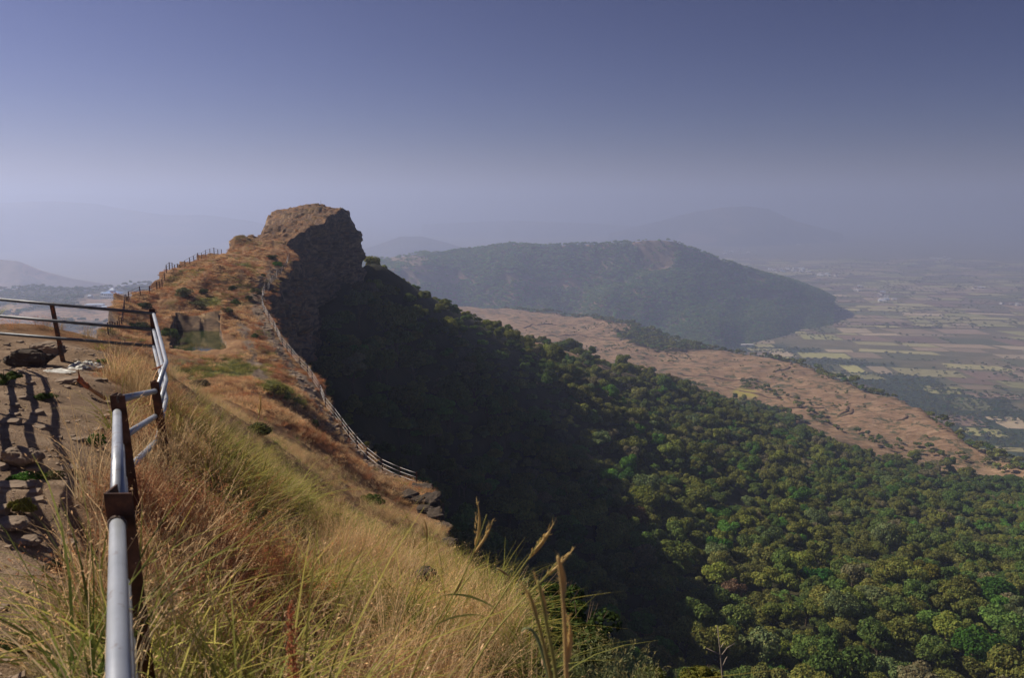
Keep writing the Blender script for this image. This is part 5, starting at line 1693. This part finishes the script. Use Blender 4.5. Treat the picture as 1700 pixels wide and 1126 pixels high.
c = MB(); c.tube([b_ - a_ - [.10, 0, .02], b_ - a_ + [.02, 0, .02], b_ - a_ + [.10, 0, .07]], [.012, .02, .008], 6); c.build('ragged_end', m_or, t)

# ------------------------------------------------------------------ buildings far below
m_wall = plain_mat('pale_wall', (.78, .75, .70), .8, .1, .2)
m_blue = plain_mat('blue_sheet_roof', (.22, .38, .70), .45, .12, .3)
m_lblue = plain_mat('pale_blue_roof', (.55, .66, .80), .45, .1, .3)
m_tile = plain_mat('weathered_tile_roof', (.30, .17, .12), .8, .25, .5)
m_win = plain_mat('dark_window', (.04, .045, .05), .3, .2, 1)

def hip_roof(mb, cx, cy, z, lx, ly, h_, ridge=.45):
    V = [(cx - lx, cy - ly, z), (cx + lx, cy - ly, z), (cx + lx, cy + ly, z), (cx - lx, cy + ly, z), (cx - lx * ridge, cy, z + h_), (cx + lx * ridge, cy, z + h_)]
    mb.add(V, [[0, 1, 5, 4], [2, 3, 4, 5], [3, 2, 1, 0]], [[1, 2, 5], [3, 0, 4]])

def shelf_at(px, py, Y):
    p = at(px, py, Y)
    for _ in range(25):
        g_ = float(zleft(p[0], p[1]))
        if abs(g_ - p[2]) < .5: break
        Y = np.clip(Y + (p[2] - g_) * 4, 500, 2300)
        p = at(px, py, Y)
    return np.array([p[0], p[1], float(zleft(p[0], p[1]))])

p = shelf_at(188, 493, 1650)
p = p + [0, 0, 4.0]
t = empty('resort_building', p, 'blue-roofed two-tier building on the shelf below the left railing', 'building', None, -.15)
mb = MB(); mb.box((-17, -9, -8), (17, 9, 5)); mb.build('wall', m_wall, t)
mb = MB(); hip_roof(mb, 0, 0, 5.0, 21, 12, 5); r_ = mb.build('roof', m_blue, t)
mb = MB(); mb.box((-5, -4, 7), (5, 4, 12)); mb.build('upper_wall', m_lblue, t)
mb = MB(); hip_roof(mb, 0, 0, 12, 7, 5.5, 4.5, .1); mb.build('upper_roof', m_lblue, t)
for k in range(7):
    mb = MB(); mb.box((-15 + k * 4.4, -9.15, 0), (-12.4 + k * 4.4, -8.9, 3)); mb.build('window', m_win, t)
mb = MB(); mb.box((-20, -17, -9), (26, -9.3, -1.2)); mb.build('terrace', m_wall, t)
for k in range(8):
    mb = MB(); mb.box((-18 + k * 5.4, -17.2, -7), (-15 + k * 5.4, -16.95, -3)); mb.build('window', m_win, t)

def house(name, p, sx, sy, h_, roof, label, group, rz):
    mb = MB()
    mb.box((-sx, -sy, -2), (sx, sy, h_))
    o = mb.build(name, m_wall)
    mb = MB(); hip_roof(mb, 0, 0, h_ + .02, sx * 1.08, sy * 1.1, h_ * .45, .8)
    mb.build('roof', roof, o)
    mb = MB(); mb.box((-sx * .3, -sy - .12, 0), (sx * .3, -sy + .1, h_ * .6)); mb.build('door', m_win, o)
    yaw(o, p, rz)
    return tag(o, label, 'house', group)

for px, py, sx, lab in [(150, 494, 4, 'small white hut in trees left of the blue-roofed building'), (158, 509, 16, 'long low white shed below the blue-roofed building'), (177, 513, 8, 'short shed at the end of the long white shed'), (208, 497, 11, 'pale hall right of the blue-roofed building'),
                        (172, 489, 5, 'small pale house just left of the blue-roofed building'), (60, 480, 7, 'lone pale house among the trees at the far left')]:
    house('house', shelf_at(px, py, 1500), sx, 4.5, 4, m_lblue, lab, None, RNG.uniform(-.3, .2))

def plain_z(x, y): return -0.5
VILL = [(1308, 449, 46, 4, 22, 'village in the haze beyond the foot of the middle hill'), (1372, 457, 24, 3, 10, 'right end of the long hazy village'), (1466, 495, 20, 8, 14, 'village among fields right of the middle hill'), (1622, 478, 12, 2, 4, 'hamlet in the right-hand fields'),
        (1555, 430, 30, 3, 6, 'farthest hamlet in the haze'), (1230, 420, 40, 4, 8, 'hazy settlement right of the hill summit'), (1285, 402, 30, 3, 6, 'highest hazy settlement above the summit'), (1425, 480, 18, 4, 6, 'hamlet left of the field village'), (1680, 505, 20, 4, 4, 'hamlet at the right edge'), (1080, 388, 90, 4, 8, 'faint dwellings behind the summit')]
for cx_, cy_, sx_, sy_, n_, where in VILL:
    for k in range(n_):
        px, py = cx_ + RNG.normal(0, sx_ * .5), cy_ + RNG.normal(0, sy_ * .5)
        p = on_level(px, max(py, 384), 0.0)
        p[2] = plain_z(p[0], p[1])
        far_k = np.interp(p[1], [2500, 8000], [1, 2.2])
        house('house', p, RNG.uniform(5, 10) * far_k, RNG.uniform(4, 6) * far_k, RNG.uniform(4, 6) * far_k, [m_lblue, m_tile, m_wall, m_wall][RNG.integers(4)], 'pale small house of the %s' % where, 'houses of the %s' % where, RNG.uniform(-.6, .6))
for px, py, sx, h_, lab in [(1343, 518, 15, 14, 'large white building at the foot of the middle hill'), (1356, 523, 8, 6, 'small white house just right of the large white building'), (1316, 506, 13, 5, 'long pale shed in trees left of the large white building'),
                            (1302, 509, 7, 4, 'short pale shed at the left end of the long one'), (1240, 574, 18, 4, 'low white building just beyond the rim of the brown shelf')]:
    p = on_level(px, py, 0.0)
    p[2] = max(plain_z(p[0], p[1]), 0)
    house('house', p, sx, 6, h_, m_wall, lab, None, RNG.uniform(-.2, .2))

# welds where the near pipes meet their posts
m_weld = plain_mat('weld_bead', (.16, .12, .10), .7, .4, 30, .2, 1.0)
for px, py, Y, rx_ in [(195, 872, 2.97, 0), (199, 662, 5.63, 1), (199, 728, 5.63, 1), (257, 650, 8.72, 1), (257, 692, 8.72, 1)]:
    p = at(px, py, Y)
    mb = MB()
    k_ = np.linspace(0, 2 * math.pi, 15)
    ring = np.stack([np.cos(k_) * .034, 0 * k_, np.sin(k_) * .034], -1) if rx_ == 0 else np.stack([0 * k_, np.cos(k_) * .034, np.sin(k_) * .034], -1)
    mb.tube(p + ring, .006 + .002 * np.abs(np.sin(k_ * 3)), 6, False)
    local(rail, mb.build('weld', m_weld, None, True))

# low earth bunds and a track on the bare shelf
def drape(name, px_pts, w, h_, mat, label, kind='structure', parent=None, lift=0.0):
    P = []
    for q in px_pts:
        Y = q[2]
        p = at(*q)
        for _ in range(30):
            g_ = float(zhill(p[0], p[1]))
            if abs(g_ - p[2]) < .3: break
            Y = float(np.clip(Y + (p[2] - g_) * 3.0, 350, 1800))
            p = at(q[0], q[1], Y)
        P.append(p[:2])
    P = np.array(P)
    C_ = polyline(P, 5.0)
    if len(C_) < 3:
        return
    d = np.gradient(C_, axis=0)
    nn = np.stack([-d[:, 1], d[:, 0]], -1) / (np.linalg.norm(d, axis=1)[:, None] + 1e-9)
    C_ = C_ + nn * (1.2 * fbm(np.arange(len(C_)) / 3.0, 0, 3, 2))[:, None]
    rows = []
    for s_, zz in ((-1, -.8), (-.5, h_ * .8), (0, h_), (.5, h_ * .8), (1, -.8)):
        q = C_ + nn * s_ * w
        rows.append(np.c_[q, zhill(q[:, 0], q[:, 1]) + zz + lift])
    o = mesh_np(name, np.stack(rows, 1).reshape(-1, 3), grid_quads(len(C_), 5), None, mat, True, parent)
    tag(o, label, kind=kind)

m_bund = plain_mat('dark_earth', (.12, .075, .045), .9, .3, .3)
m_track = plain_mat('pale_track', (.44, .31, .20), .9, .15, .2)
for q in ([(1392, 692, 760), (1404, 684, 790), (1412, 676, 810)], [(1396, 693, 760), (1410, 688, 780), (1420, 678, 800)], [(1488, 700, 720), (1500, 697, 725), (1508, 688, 745)], [(1390, 675, 800), (1402, 670, 815)],
          [(1285, 618, 980), (1310, 612, 1000), (1338, 610, 1010)], [(1190, 640, 930), (1240, 652, 890), (1300, 665, 850)], [(1130, 622, 1000), (1190, 628, 970), (1250, 628, 960)], [(1250, 672, 820), (1320, 678, 800), (1375, 677, 800)],
          [(900, 560, 1300), (960, 556, 1320), (1030, 566, 1250)], [(870, 545, 1400), (910, 538, 1450), (960, 540, 1430)]):
    drape('bund', q, 1.8, .9, m_bund, 'low dark earth bund on the bare brown shelf', 'structure', hillside)
